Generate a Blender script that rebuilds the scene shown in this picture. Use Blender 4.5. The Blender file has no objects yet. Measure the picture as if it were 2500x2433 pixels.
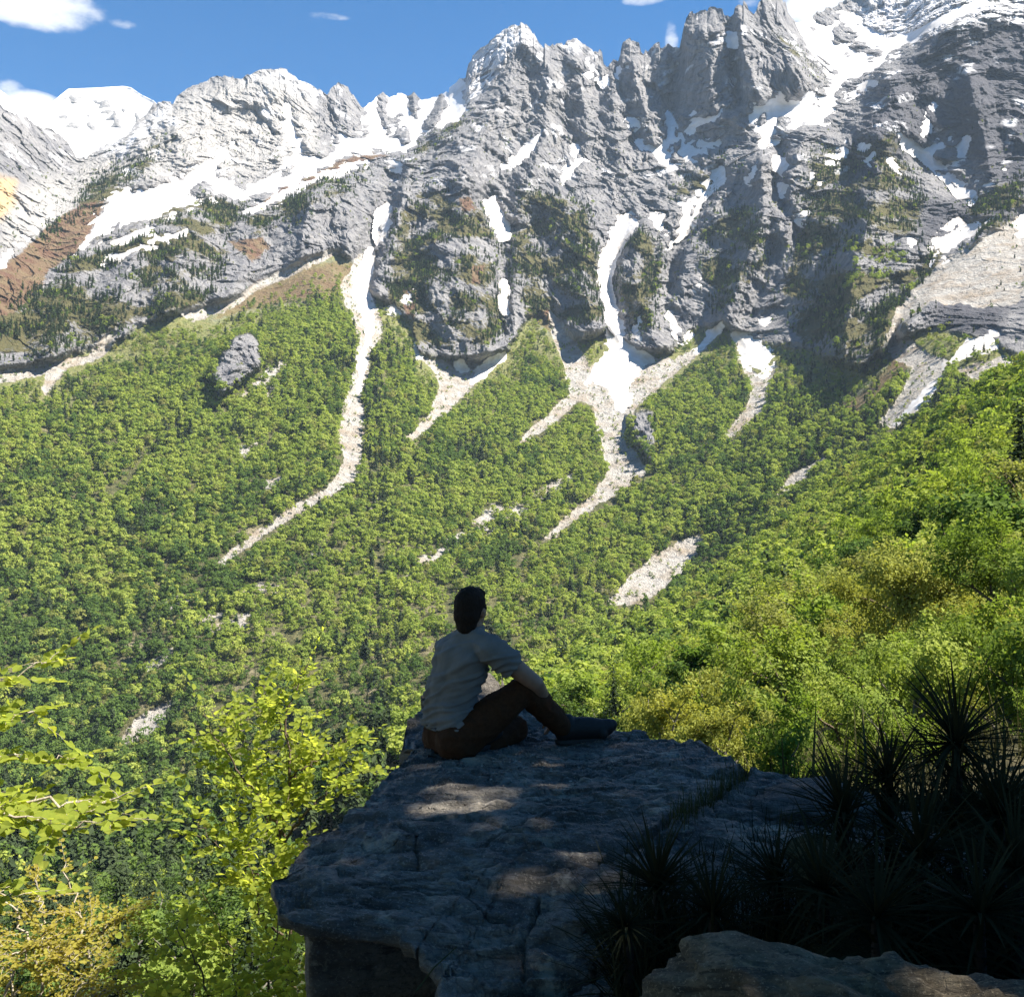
import bpy, bmesh, math, random
import numpy as np
from mathutils import Vector, Matrix, Quaternion, Euler

random.seed(7)
RNG = np.random.default_rng(7)
scene = bpy.context.scene
COL = scene.collection
R = math.radians

# ------------------------------------------------------------------ camera, sun, sky, exposure
cam_d = bpy.data.cameras.new('camera')
cam_d.sensor_width = 36.0
cam_d.lens = 36.0
cam_d.clip_start = 0.05
cam_d.clip_end = 30000.0
cam = bpy.data.objects.new('camera', cam_d)
cam.rotation_euler = (R(90), 0, 0)          # level, looking along +Y
COL.objects.link(cam)
scene.camera = cam

SUN_AZ = 99.0      # degrees clockwise from the view direction (+Y) towards +X
SUN_EL = 53.0
L = Vector((math.sin(R(SUN_AZ)) * math.cos(R(SUN_EL)), math.cos(R(SUN_AZ)) * math.cos(R(SUN_EL)), math.sin(R(SUN_EL))))
sun_d = bpy.data.lights.new('sun', 'SUN')
sun_d.energy = 4.4
sun_d.angle = R(0.53)
sun_d.color = (1.0, 0.93, 0.82)
sun = bpy.data.objects.new('sun', sun_d)
sun.rotation_mode = 'QUATERNION'
sun.rotation_quaternion = L.to_track_quat('Z', 'Y')
sun.location = (0, 0, 50)
COL.objects.link(sun)

world = bpy.data.worlds.new('World')
scene.world = world
world.use_nodes = True
wn, wl = world.node_tree.nodes, world.node_tree.links
wn.clear()
w_out = wn.new('ShaderNodeOutputWorld')
w_bg = wn.new('ShaderNodeBackground')
w_bg.inputs['Strength'].default_value = 0.085
w_sky = wn.new('ShaderNodeTexSky')
w_sky.sky_type = 'NISHITA'
w_sky.sun_disc = False
w_sky.sun_elevation = R(SUN_EL)
w_sky.sun_rotation = R(SUN_AZ)
w_sky.altitude = 1400
w_sky.air_density = 1.0
w_sky.dust_density = 0.35
w_sky.ozone_density = 2.2
# thin spring sky with a few small fair-weather clouds drifting behind the ridges
w_tc = wn.new('ShaderNodeTexCoord')
w_hs = wn.new('ShaderNodeHueSaturation')
w_hs.inputs['Saturation'].default_value = 1.42
w_hs.inputs['Value'].default_value = 0.52
w_mix = wn.new('ShaderNodeMix'); w_mix.data_type = 'RGBA'
wl.new(w_sky.outputs[0], w_hs.inputs['Color'])

def w_math(op, a, b=None):
    n = wn.new('ShaderNodeMath'); n.operation = op
    for i, s in enumerate((a, b)):
        if s is None: continue
        if isinstance(s, (int, float)): n.inputs[i].default_value = s
        else: wl.new(s, n.inputs[i])
    return n.outputs[0]

def sky_dir(u, v):
    d = Vector(((u - 1250) / 2500.0, 1.0, (1216.5 - v) / 2500.0)); d.normalize(); return d
w_noise = wn.new('ShaderNodeTexNoise')
w_noise.inputs['Scale'].default_value = 11.0
w_noise.inputs['Detail'].default_value = 9.0
w_noise.inputs['Roughness'].default_value = 0.62
w_map = wn.new('ShaderNodeMapping'); w_map.inputs['Scale'].default_value = (1, 1, 1.9)
wl.new(w_tc.outputs['Generated'], w_map.inputs['Vector'])
wl.new(w_map.outputs[0], w_noise.inputs['Vector'])
acc = None
# each cloud: direction, angular half width, half height, density
for (u, v, hw, hh, dens) in ((70, 8, 190, 62, 1.15), (300, 60, 60, 16, 0.62), (70, 250, 80, 30, 1.0), (2040, 10, 150, 60, 1.2), (1990, 40, 60, 45, 1.1),
                             (790, 40, 70, 12, 0.30), (1570, 2, 60, 14, 0.42), (1640, 100, 20, 60, 0.36), (1830, 6, 40, 25, 0.5), (20, 215, 40, 22, 0.6),
                             (-900, -250, 420, 120, 1.0), (3600, -500, 520, 130, 1.0), (-2400, 300, 500, 110, 1.0)):
    d = sky_dir(u, v)
    right = Vector((d.y, -d.x, 0)).normalized(); up = right.cross(d)
    dp = []
    for axis, h in ((right, hw / 2500.0), (up, hh / 2500.0)):
        vm = wn.new('ShaderNodeVectorMath'); vm.operation = 'DOT_PRODUCT'
        wl.new(w_tc.outputs['Generated'], vm.inputs[0]); vm.inputs[1].default_value = axis
        q = w_math('DIVIDE', vm.outputs['Value'], h)
        dp.append(w_math('MULTIPLY', q, q))
    vm = wn.new('ShaderNodeVectorMath'); vm.operation = 'DOT_PRODUCT'
    wl.new(w_tc.outputs['Generated'], vm.inputs[0]); vm.inputs[1].default_value = d
    front = w_math('GREATER_THAN', vm.outputs['Value'], 0.3)
    fall = w_math('MAXIMUM', w_math('SUBTRACT', 1.0, w_math('ADD', dp[0], dp[1])), 0.0)
    c = w_math('MULTIPLY', w_math('MULTIPLY', fall, dens), front)
    acc = c if acc is None else w_math('MAXIMUM', acc, c)
puff = w_math('MULTIPLY', w_math('ADD', acc, w_math('MULTIPLY', w_math('SUBTRACT', w_noise.outputs[0], 0.5), 2.4)), w_math('MINIMUM', w_math('MULTIPLY', acc, 5.0), 1.0))
w_ramp = wn.new('ShaderNodeMapRange'); w_ramp.interpolation_type = 'SMOOTHSTEP'
w_ramp.inputs['From Min'].default_value = 0.12; w_ramp.inputs['From Max'].default_value = 0.75
w_ramp.inputs['To Max'].default_value = 0.95
wl.new(puff, w_ramp.inputs['Value'])
wl.new(w_ramp.outputs[0], w_mix.inputs['Factor'])
wl.new(w_hs.outputs[0], w_mix.inputs['A'])
w_mix.inputs['B'].default_value = (3.3, 3.4, 3.6, 1)
wl.new(w_mix.outputs['Result'], w_bg.inputs['Color'])
wl.new(w_bg.outputs[0], w_out.inputs['Surface'])

scene.view_settings.view_transform = 'Standard'
scene.view_settings.look = 'None'
scene.view_settings.exposure = 2.0
scene.view_settings.gamma = 1.0
scene.view_settings.use_curve_mapping = False
scene.render.film_transparent = False
cy = scene.cycles
cy.use_denoising = True
cy.denoiser = 'OPENIMAGEDENOISE'
cy.denoising_input_passes = 'RGB_ALBEDO_NORMAL'
cy.denoising_prefilter = 'ACCURATE'
cy.max_bounces = 8
cy.diffuse_bounces = 3
cy.glossy_bounces = 2
cy.transmission_bounces = 6
cy.transparent_max_bounces = 8
cy.volume_bounces = 0
cy.use_adaptive_sampling = False
cy.sample_clamp_indirect = 6.0
cy.caustics_reflective = False
cy.caustics_refractive = False

# ------------------------------------------------------------------ small helpers
F = 2500.0
CU, CV = 1250.0, 1216.5
def P(u, v, y):
    """the place at depth y that lies on the sight line through a spot of the photograph"""
    return Vector(((u - CU) / F * y, y, (CV - v) / F * y))

def tag(o, label=None, cat=None, group=None, kind=None):
    if label: o['label'] = label
    if cat: o['category'] = cat
    if group: o['group'] = group
    if kind: o['kind'] = kind
    return o

def empty(name, loc=(0, 0, 0)):
    o = bpy.data.objects.new(name, None)
    o.empty_display_size = 0.2
    o.location = loc
    COL.objects.link(o)
    return o

def link(name, me, parent=None, loc=None):
    o = bpy.data.objects.new(name, me)
    COL.objects.link(o)
    if parent is not None: o.parent = parent
    if loc is not None: o.location = loc
    return o

def mesh_np(name, verts, faces, mat=None, smooth=True, attrs=None):
    """faces: (n,4) or (n,3) int array"""
    verts = np.ascontiguousarray(verts, dtype=np.float32)
    faces = np.ascontiguousarray(faces, dtype=np.int32)
    me = bpy.data.meshes.new(name)
    n, k = faces.shape
    me.vertices.add(len(verts)); me.vertices.foreach_set('co', verts.ravel())
    me.loops.add(n * k); me.loops.foreach_set('vertex_index', faces.ravel())
    me.polygons.add(n)
    me.polygons.foreach_set('loop_start', np.arange(0, n * k, k, dtype=np.int32))
    me.polygons.foreach_set('loop_total', np.full(n, k, dtype=np.int32))
    me.polygons.foreach_set('use_smooth', np.full(n, bool(smooth)))
    me.update(calc_edges=True)
    if attrs:
        for an, av in attrs.items():
            a = me.attributes.new(an, 'FLOAT', 'POINT')
            a.data.foreach_set('value', np.ascontiguousarray(av, dtype=np.float32).ravel())
    if mat: me.materials.append(mat)
    return me

# numpy noise -----------------------------------------------------
_perm = np.random.default_rng(11).permutation(256).astype(np.int32)
_perm = np.concatenate([_perm, _perm, _perm])
_grad = np.random.default_rng(12).normal(size=(256, 3)); _grad /= np.linalg.norm(_grad, axis=1, keepdims=True)
_grad = _grad.astype(np.float32)
def noise3(p):
    p = np.asarray(p, dtype=np.float32)
    i = np.floor(p).astype(np.int32); f = p - i; i &= 255
    w = f * f * f * (f * (f * 6 - 15) + 10)
    out = 0
    for dx in (0, 1):
        wx = w[..., 0] if dx else 1 - w[..., 0]
        a = _perm[(i[..., 0] + dx) & 255]
        for dy in (0, 1):
            wy = w[..., 1] if dy else 1 - w[..., 1]
            b = _perm[a + ((i[..., 1] + dy) & 255)]
            for dz in (0, 1):
                wz = w[..., 2] if dz else 1 - w[..., 2]
                g = _grad[_perm[b + ((i[..., 2] + dz) & 255)]]
                d = g[..., 0] * (f[..., 0] - dx) + g[..., 1] * (f[..., 1] - dy) + g[..., 2] * (f[..., 2] - dz)
                out = out + wx * wy * wz * d
    return out * 1.6
def fbm(p, octv=4, gain=0.5, lac=2.03):
    a, s, o = 1.0, 0.0, 0.0
    for k in range(octv):
        o = o + a * noise3(p + 17.3 * k); s += a; p = p * lac; a *= gain
    return o / s
def ridged(p, octv=4, gain=0.5, lac=2.07):
    a, s, o = 1.0, 0.0, 0.0
    for k in range(octv):
        o = o + a * (1.0 - 2.0 * np.abs(noise3(p + 31.7 * k))); s += a; p = p * lac; a *= gain
    return o / s
def facets(px, py, seed, tilt=0.5):
    """broken blocks: every Voronoi cell is a small tilted face with its own height"""
    ix, iy = np.floor(px).astype(np.int64), np.floor(py).astype(np.int64)
    best = np.full(px.shape, 9e9); val = np.zeros(px.shape)
    def h(a, b, k):
        n = (a * 374761393 + b * 668265263 + (seed * 7 + k) * 974634777) & 0x7fffffff
        n = ((n ^ (n >> 13)) * 1274126177) & 0x7fffffff
        return ((n ^ (n >> 16)) & 0xffff) / 65535.0
    for dx in (-1, 0, 1):
        for dy in (-1, 0, 1):
            a, b = ix + dx, iy + dy
            cx = a + h(a, b, 1); cy_ = b + h(a, b, 2)
            ex, ey = px - cx, py - cy_
            d = ex * ex + ey * ey
            v = (h(a, b, 3) - .5) + tilt * 2 * ((h(a, b, 4) - .5) * ex + (h(a, b, 5) - .5) * ey)
            m = d < best
            val = np.where(m, v, val); best = np.where(m, d, best)
    return val
def sstep(a, b, x):
    t = np.clip((x - a) / (b - a), 0, 1); return t * t * (3 - 2 * t)

def poly_dist(pu, pv, pts, closed=False):
    """distance to a polyline and (closed) inside test"""
    pts = np.asarray(pts, dtype=np.float32)
    seg = list(zip(pts[:-1], pts[1:]))
    if closed: seg.append((pts[-1], pts[0]))
    best = np.full(pu.shape, 1e9, dtype=np.float32)
    inside = np.zeros(pu.shape, dtype=bool)
    for a, b in seg:
        e = b - a; l2 = max(float(e @ e), 1e-6)
        t = np.clip(((pu - a[0]) * e[0] + (pv - a[1]) * e[1]) / l2, 0, 1)
        dx = pu - a[0] - t * e[0]; dy = pv - a[1] - t * e[1]
        best = np.minimum(best, dx * dx + dy * dy)
        if closed:
            c = ((a[1] > pv) != (b[1] > pv))
            with np.errstate(divide='ignore', invalid='ignore'):
                xi = a[0] + (pv - a[1]) * e[0] / (e[1] if abs(e[1]) > 1e-9 else 1e-9)
            inside ^= c & (pu < xi)
    best = np.sqrt(best)
    return (best, inside) if closed else best
def poly_sd(pu, pv, pts):
    """signed distance, positive inside; only worked out near the outline"""
    pts = np.asarray(pts, dtype=np.float32)
    out = np.full(pu.shape, -999.0, dtype=np.float32)
    m = (pu > pts[:, 0].min() - 60) & (pu < pts[:, 0].max() + 60) & (pv > pts[:, 1].min() - 60) & (pv < pts[:, 1].max() + 60)
    if m.any():
        d, ins = poly_dist(pu[m], pv[m], pts, True)
        out[m] = np.where(ins, d, -d)
    return out

def tps(ctrl, uu, vv, lam=1e-3):
    """thin plate spline through (u, v, value)"""
    c = np.asarray(ctrl, dtype=np.float64)
    X = c[:, :2] / 500.0; z = c[:, 2]
    n = len(c)
    def K(a, b):
        r2 = ((a[:, None, :] - b[None, :, :]) ** 2).sum(-1)
        return 0.5 * r2 * np.log(r2 + 1e-12)
    A = np.zeros((n + 3, n + 3))
    A[:n, :n] = K(X, X) + lam * np.eye(n)
    A[:n, n] = 1; A[:n, n + 1:] = X; A[n, :n] = 1; A[n + 1:, :n] = X.T
    sol = np.linalg.solve(A, np.concatenate([z, np.zeros(3)]))
    q = np.stack([uu.ravel(), vv.ravel()], 1) / 500.0
    out = np.empty(len(q))
    for s in range(0, len(q), 40000):
        qq = q[s:s + 40000]
        out[s:s + 40000] = K(qq, X) @ sol[:n] + sol[n] + qq @ sol[n + 1:]
    return out.reshape(uu.shape)

def blur(a, n, it=2):
    """separable box blur"""
    for _ in range(it):
        for ax in (0, 1):
            pad = [(0, 0), (0, 0)]; pad[ax] = (n + 1, n)
            c = np.cumsum(np.pad(a, pad, mode='edge'), axis=ax, dtype=np.float64)
            sl1 = [slice(None)] * 2; sl2 = [slice(None)] * 2
            sl1[ax] = slice(2 * n + 1, None); sl2[ax] = slice(0, -(2 * n + 1))
            a = (c[tuple(sl1)] - c[tuple(sl2)]) / (2 * n + 1)
    return a

def grid_faces(nr, nc):
    i = np.arange(nr - 1)[:, None] * nc + np.arange(nc - 1)[None, :]
    return np.stack([i, i + nc, i + nc + 1, i + 1], -1).reshape(-1, 4)
# ------------------------------------------------------------------ materials
def new_mat(name):
    m = bpy.data.materials.new(name); m.use_nodes = True
    m.node_tree.nodes.clear()
    return m
class NT:
    def __init__(s, mat):
        s.t = mat.node_tree; s.out = s.t.nodes.new('ShaderNodeOutputMaterial')
    def n(s, typ, **kw):
        x = s.t.nodes.new(typ)
        for k, v in kw.items():
            if hasattr(x, k): setattr(x, k, v)
        return x
    def set(s, node, **inp):
        for k, v in inp.items():
            k = k.replace('_', ' ')
            s.put(node.inputs[k], v)
        return node
    def put(s, sock, v):
        if isinstance(v, bpy.types.NodeSocket): s.t.links.new(v, sock)
        elif isinstance(v, (tuple, list)) and len(v) == 3 and sock.type == 'RGBA': sock.default_value = (*v, 1)
        else: sock.default_value = v
    def attr(s, name, typ='GEOMETRY'):
        a = s.n('ShaderNodeAttribute'); a.attribute_type = typ; a.attribute_name = name; return a.outputs['Fac']
    def math(s, op, a, b=0.0, c=None):
        m = s.n('ShaderNodeMath'); m.operation = op
        s.put(m.inputs[0], a); s.put(m.inputs[1], b)
        if c is not None: s.put(m.inputs[2], c)
        return m.outputs[0]
    def mix(s, f, a, b, mode='MIX'):
        m = s.n('ShaderNodeMix'); m.data_type = 'RGBA'; m.blend_type = mode
        s.put(m.inputs['Factor'], f); s.put(m.inputs['A'], a); s.put(m.inputs['B'], b)
        return m.outputs['Result']
    def noise(s, scale, detail=4, rough=0.55, vec=None, stretch=None):
        if vec is None: vec = s.n('ShaderNodeTexCoord').outputs['Object']
        if stretch:
            mp = s.n('ShaderNodeMapping'); s.t.links.new(vec, mp.inputs[0]); mp.inputs['Scale'].default_value = stretch; vec = mp.outputs[0]
        x = s.n('ShaderNodeTexNoise'); s.t.links.new(vec, x.inputs['Vector'])
        x.inputs['Scale'].default_value = scale; x.inputs['Detail'].default_value = detail; x.inputs['Roughness'].default_value = rough
        return x.outputs[0]
    def rng(s, v, a, b, c=0.0, d=1.0):
        m = s.n('ShaderNodeMapRange'); s.put(m.inputs['Value'], v)
        for k, q in (('From Min', a), ('From Max', b), ('To Min', c), ('To Max', d)): m.inputs[k].default_value = q
        return m.outputs[0]
    def bump(s, h, strength, dist):
        b = s.n('ShaderNodeBump'); s.put(b.inputs['Height'], h); b.inputs['Strength'].default_value = strength; b.inputs['Distance'].default_value = dist
        return b.outputs[0]
    def diffuse(s, col, rough=0.9, normal=None, spec=0.2):
        p = s.n('ShaderNodeBsdfPrincipled'); s.put(p.inputs['Base Color'], col); s.put(p.inputs['Roughness'], rough)
        p.inputs['Specular IOR Level'].default_value = spec
        if normal is not None: s.t.links.new(normal, p.inputs['Normal'])
        return p.outputs[0]
    def done(s, sh): s.t.links.new(sh, s.out.inputs['Surface'])

def mat_mountain():
    m = new_mat('mountain_ground'); t = NT(m)
    big = t.noise(0.006, 5, 0.6); mid = t.noise(0.03, 6, 0.65); fine = t.noise(0.14, 6, 0.7)
    streak = t.noise(0.05, 5, 0.6, stretch=(1.0, 1.0, 0.22))
    rock = t.mix(t.rng(big, 0.3, 0.7), (0.205, 0.202, 0.206), (0.280, 0.273, 0.274))
    rock = t.mix(t.rng(streak, 0.42, 0.66), rock, (0.135, 0.135, 0.148))
    rock = t.mix(t.math('MULTIPLY', t.rng(mid, 0.56, 0.72), 0.55), rock, (0.28, 0.262, 0.24))
    rock = t.mix(t.math('MULTIPLY', t.rng(fine, 0.5, 0.75), 0.5), rock, (0.070, 0.070, 0.078))
    rock = t.mix(t.attr('pale'), rock, (0.31, 0.30, 0.29))
    rock = t.mix(t.math('MULTIPLY', t.attr('dark'), 0.95), rock, (0.080, 0.080, 0.092))  # shade of the right massif, painted into the rock colour
    rock = t.mix(t.math('MULTIPLY', t.attr('ochre'), 0.8), rock, (0.50, 0.34, 0.17))
    # herb and turf ledges between the cliffs
    turf = t.mix(t.rng(fine, 0.35, 0.65), (0.060, 0.062, 0.026), (0.115, 0.10, 0.045))
    tm = t.rng(t.math('ADD', t.attr('turf'), t.math('MULTIPLY', t.math('SUBTRACT', fine, 0.5), 1.6)), 0.42, 0.62)
    col = t.mix(tm, rock, turf)
    heath = t.mix(t.rng(mid, 0.4, 0.65), (0.13, 0.075, 0.05), (0.17, 0.13, 0.075))
    hm = t.rng(t.math('ADD', t.attr('heath'), t.math('MULTIPLY', t.math('SUBTRACT', fine, 0.5), 1.2)), 0.4, 0.6)
    col = t.mix(hm, col, heath)
    scree = t.mix(t.rng(fine, 0.3, 0.7), (0.27, 0.25, 0.225), (0.43, 0.415, 0.39))
    scree = t.mix(t.rng(mid, 0.45, 0.7), scree, (0.26, 0.21, 0.155))
    sm = t.rng(t.math('ADD', t.attr('scree'), t.math('MULTIPLY', t.math('SUBTRACT', fine, 0.5), 0.5)), 0.4, 0.6)
    floor = t.mix(t.rng(fine, 0.4, 0.6), (0.060, 0.068, 0.028), (0.125, 0.118, 0.055))
    floor = t.mix(t.math('MULTIPLY', t.rng(mid, 0.55, 0.66), 0.7), floor, (0.26, 0.22, 0.15))
    meadow = t.mix(t.rng(fine, 0.35, 0.65), (0.125, 0.150, 0.050), (0.215, 0.205, 0.090))
    floor = t.mix(t.attr('meadow'), floor, meadow)
    col = t.mix(t.attr('forest_floor'), col, floor)
    col = t.mix(sm, col, scree)
    h = t.math('ADD', t.math('MULTIPLY', mid, 5.0), t.math('MULTIPLY', fine, 2.6))
    dust = t.noise(0.035, 6, 0.7, stretch=(1.0, 1.0, 0.5))
    dm = t.math('MULTIPLY', t.attr('dust'), t.rng(dust, 0.45, 0.53))
    col = t.mix(dm, col, (0.66, 0.66, 0.68))
    t.done(t.diffuse(col, 0.95, t.bump(h, 1.0, 3.0), 0.1))
    return m

def mat_snow():
    m = new_mat('spring_snow'); t = NT(m)
    a = t.noise(0.012, 5, 0.6); f = t.noise(0.08, 5, 0.6)
    col = t.mix(t.rng(a, 0.45, 0.75), (0.64, 0.64, 0.655), (0.50, 0.46, 0.405))
    col = t.mix(t.math('MULTIPLY', t.attr('dirt'), t.rng(f, 0.3, 0.7)), col, (0.42, 0.36, 0.29))
    t.done(t.diffuse(col, 0.7, t.bump(f, 0.5, 1.5), 0.25))
    return m

def mat_leaf(name, c1, c2, c3, transl=0.4, tcol=(1.5, 1.6, 0.7), scale=1.0, hue=True):
    """foliage: colour differs from tree to tree (object random) and from clump to clump"""
    m = new_mat(name); t = NT(m)
    rnd = t.n('ShaderNodeObjectInfo').outputs['Random']
    n = t.noise(0.55 * scale, 3, 0.6)
    col = t.mix(t.rng(rnd, 0.1, 0.9), c1, c2)
    col = t.mix(t.math('MULTIPLY', t.rng(n, 0.4, 0.68), 0.75), col, c3)
    d = t.n('ShaderNodeBsdfDiffuse'); t.put(d.inputs['Color'], col)
    tr = t.n('ShaderNodeBsdfTranslucent'); t.put(tr.inputs['Color'], t.mix(1.0, col, tcol, 'MULTIPLY'))
    ms = t.n('ShaderNodeMixShader'); ms.inputs[0].default_value = transl
    t.t.links.new(d.outputs[0], ms.inputs[1]); t.t.links.new(tr.outputs[0], ms.inputs[2])
    t.done(ms.outputs[0])
    return m

def mat_bark(name, c1, c2, scale=6.0):
    m = new_mat(name); t = NT(m)
    n = t.noise(scale, 5, 0.65, stretch=(1, 1, 0.25)); f = t.noise(scale * 6, 4, 0.6)
    col = t.mix(t.rng(n, 0.35, 0.65), c1, c2)
    t.done(t.diffuse(col, 0.9, t.bump(t.math('ADD', n, f), 0.6, 0.02), 0.15))
    return m

def mat_rock(name, base, light, dark, lichen=None, scale=1.0, rough=0.62, tilt=(0.25, 0.5), spec=0.35):
    """close rock: foliated grain, cracks, lichen"""
    m = new_mat(name); t = NT(m)
    tc = t.n('ShaderNodeTexCoord').outputs['Object']
    rot = t.n('ShaderNodeMapping'); rot.inputs['Rotation'].default_value = (tilt[0], tilt[1] * 0.3, 0.2); t.t.links.new(tc, rot.inputs[0])
    v = rot.outputs[0]
    sheets = t.noise(3.2 * scale, 9, 0.66, v, (0.7, 1.1, 4.5))
    blot = t.noise(1.6 * scale, 6, 0.6, v, (1, 1, 1.6))
    grit = t.noise(38 * scale, 6, 0.7, v, (0.8, 0.8, 1.6))
    vor = t.n('ShaderNodeTexVoronoi'); vor.feature = 'DISTANCE_TO_EDGE'
    mp = t.n('ShaderNodeMapping'); mp.inputs['Scale'].default_value = (0.8, 1.6, 2.6)
    wv = t.n('ShaderNodeVectorMath'); wv.operation = 'ADD'
    nz = t.n('ShaderNodeTexNoise'); nz.inputs['Scale'].default_value = 2.4 * scale; nz.inputs['Detail'].default_value = 5; t.t.links.new(v, nz.inputs['Vector'])
    t.t.links.new(v, wv.inputs[0]); t.t.links.new(nz.outputs['Color'], wv.inputs[1])
    t.t.links.new(wv.outputs[0], mp.inputs[0]); t.t.links.new(mp.outputs[0], vor.inputs['Vector']); vor.inputs['Scale'].default_value = 1.9 * scale
    crack = t.rng(vor.outputs['Distance'], 0.0, 0.03, 0.0, 1.0)
    col = t.mix(t.rng(sheets, 0.36, 0.64), dark, base)
    col = t.mix(t.math('MULTIPLY', t.rng(blot, 0.48, 0.68), 0.75), col, light)
    col = t.mix(t.math('MULTIPLY', t.rng(grit, 0.50, 0.66), 0.85), col, dark)
    seam = t.noise(7.0 * scale, 8, 0.7, v, (0.35, 1.6, 5.0))
    col = t.mix(t.math('MULTIPLY', t.rng(seam, 0.56, 0.62), 0.8), col, tuple(0.6 * c for c in dark))
    speck = t.noise(95 * scale, 4, 0.7, v)
    col = t.mix(t.math('MULTIPLY', t.rng(speck, 0.56, 0.66), 0.7), col, light)
    if lichen:
        ln = t.noise(5.5 * scale, 7, 0.7)
        col = t.mix(t.math('MULTIPLY', t.rng(ln, 0.57, 0.64), 0.8), col, lichen)
    col = t.mix(t.math('MULTIPLY', t.math('SUBTRACT', 1.0, crack), t.math('MULTIPLY', t.rng(blot, 0.42, 0.62), 0.55)), col, tuple(0.5 * c for c in dark))
    h = t.math('ADD', t.math('ADD', t.math('MULTIPLY', sheets, 1.3), t.math('ADD', t.math('MULTIPLY', grit, 0.55), t.math('ADD', t.math('MULTIPLY', speck, 0.16), t.math('MULTIPLY', seam, -0.7)))), t.math('MULTIPLY', crack, 0.10))
    t.done(t.diffuse(col, rough, t.bump(h, 0.85, 0.05 / scale), spec))
    return m

def mat_plain(name, col, rough=0.8, var=0.25, scale=20.0, bump=0.2, bdist=0.01, spec=0.2, stretch=None):
    m = new_mat(name); t = NT(m)
    n = t.noise(scale, 5, 0.6, stretch=stretch)
    c = t.mix(t.rng(n, 0.3, 0.7), tuple(x * (1 - var) for x in col), tuple(min(1, x * (1 + var)) for x in col))
    t.done(t.diffuse(c, rough, t.bump(n, bump, bdist), spec))
    return m

M = {}
M['mountain'] = mat_mountain()
M['snow'] = mat_snow()
M['beech'] = mat_leaf('beech_leaves', (0.185, 0.240, 0.048), (0.320, 0.355, 0.080), (0.130, 0.190, 0.043), 0.38)
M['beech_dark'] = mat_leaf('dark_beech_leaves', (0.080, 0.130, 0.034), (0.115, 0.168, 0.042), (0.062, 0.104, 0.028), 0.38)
M['budding'] = mat_leaf('budding_leaves', (0.225, 0.250, 0.066), (0.240, 0.228, 0.078), (0.18, 0.21, 0.06), 0.40)
M['conifer'] = mat_leaf('conifer_needles', (0.034, 0.050, 0.024), (0.052, 0.070, 0.032), (0.028, 0.042, 0.020), 0.15)
M['trunk'] = mat_bark('grey_bark', (0.10, 0.09, 0.075), (0.19, 0.175, 0.15), 2.0)
M['twig'] = mat_bark('pale_twig_bark', (0.26, 0.22, 0.16), (0.38, 0.34, 0.27), 14.0)
M['dark_twig'] = mat_bark('brown_twig_bark', (0.075, 0.055, 0.04), (0.13, 0.10, 0.07), 14.0)
# ------------------------------------------------------------------ the mountain: far slope, cliffs and peaks
SKY = [(-400, 330), (-120, 250), (0, 255), (20, 272), (43, 280), (66, 290), (93, 306), (126, 316), (149, 331), (173, 355), (189, 388), (210, 384), (232, 365), (272, 353), (309, 333), (332, 300),
       (352, 283), (375, 253), (398, 246), (422, 253), (432, 236), (448, 220), (478, 207), (505, 197), (530, 184), (575, 190), (591, 192), (600, 186), (613, 182), (639, 168), (658, 172), (684, 166),
       (709, 179), (735, 198), (767, 211), (799, 230), (808, 216), (815, 208), (831, 203), (850, 217), (869, 243), (885, 262), (907, 249), (919, 236), (927, 230), (936, 226), (952, 240), (962, 233), (978, 230), (997, 233),
       (1010, 221), (1020, 232), (1029, 240), (1048, 243), (1080, 230), (1099, 220), (1118, 198), (1137, 185), (1144, 153), (1160, 132), (1176, 115), (1214, 83), (1240, 66), (1256, 58), (1269, 57), (1283, 61), (1295, 70), (1314, 102),
       (1343, 121), (1359, 109), (1382, 106), (1400, 96), (1414, 101), (1422, 109), (1436, 116), (1448, 125), (1461, 128), (1464, 118), (1470, 130), (1474, 163), (1484, 163), (1490, 150), (1497, 143), (1509, 146), (1516, 120), (1520, 104), (1531, 98), (1560, 101),
       (1566, 124), (1571, 131), (1577, 120), (1582, 124), (1594, 107), (1608, 103), (1620, 108), (1633, 105), (1648, 118), (1659, 121), (1664, 94), (1668, 70), (1676, 44), (1684, 32), (1704, 23), (1723, 19), (1745, 20), (1761, 26), (1772, 36), (1783, 45), (1791, 32), (1799, 17), (1807, 10), (1815, 8), (1825, 18),
       (1838, 30), (1846, 27), (1852, 8), (1860, -2), (1885, -8), (1910, -2), (1919, 18), (1924, 38), (1946, 56), (1970, 60), (1978, 58), (1986, 40), (1996, 29), (2012, 24), (2030, 19), (2055, 6), (2085, -15), (2150, -60), (2300, -120), (2500, -160), (2800, -140), (3300, -60)]
CLIFF_FOOT = [(-400, 940), (0, 900), (100, 885), (200, 850), (270, 842), (330, 800), (400, 772), (480, 750), (560, 735), (640, 690), (700, 660), (780, 622), (830, 612), (868, 640), (890, 700), (905, 720), (960, 740), (985, 770), (1010, 790), (1022, 858), (1100, 872), (1180, 878), (1240, 850),
              (1290, 770), (1320, 760), (1350, 805), (1420, 825), (1480, 800), (1500, 830), (1540, 855), (1640, 855), (1690, 800), (1760, 790), (1850, 830), (1960, 850), (2100, 900), (2180, 830), (2300, 800), (2420, 830), (2500, 870), (3300, 900)]
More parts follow.
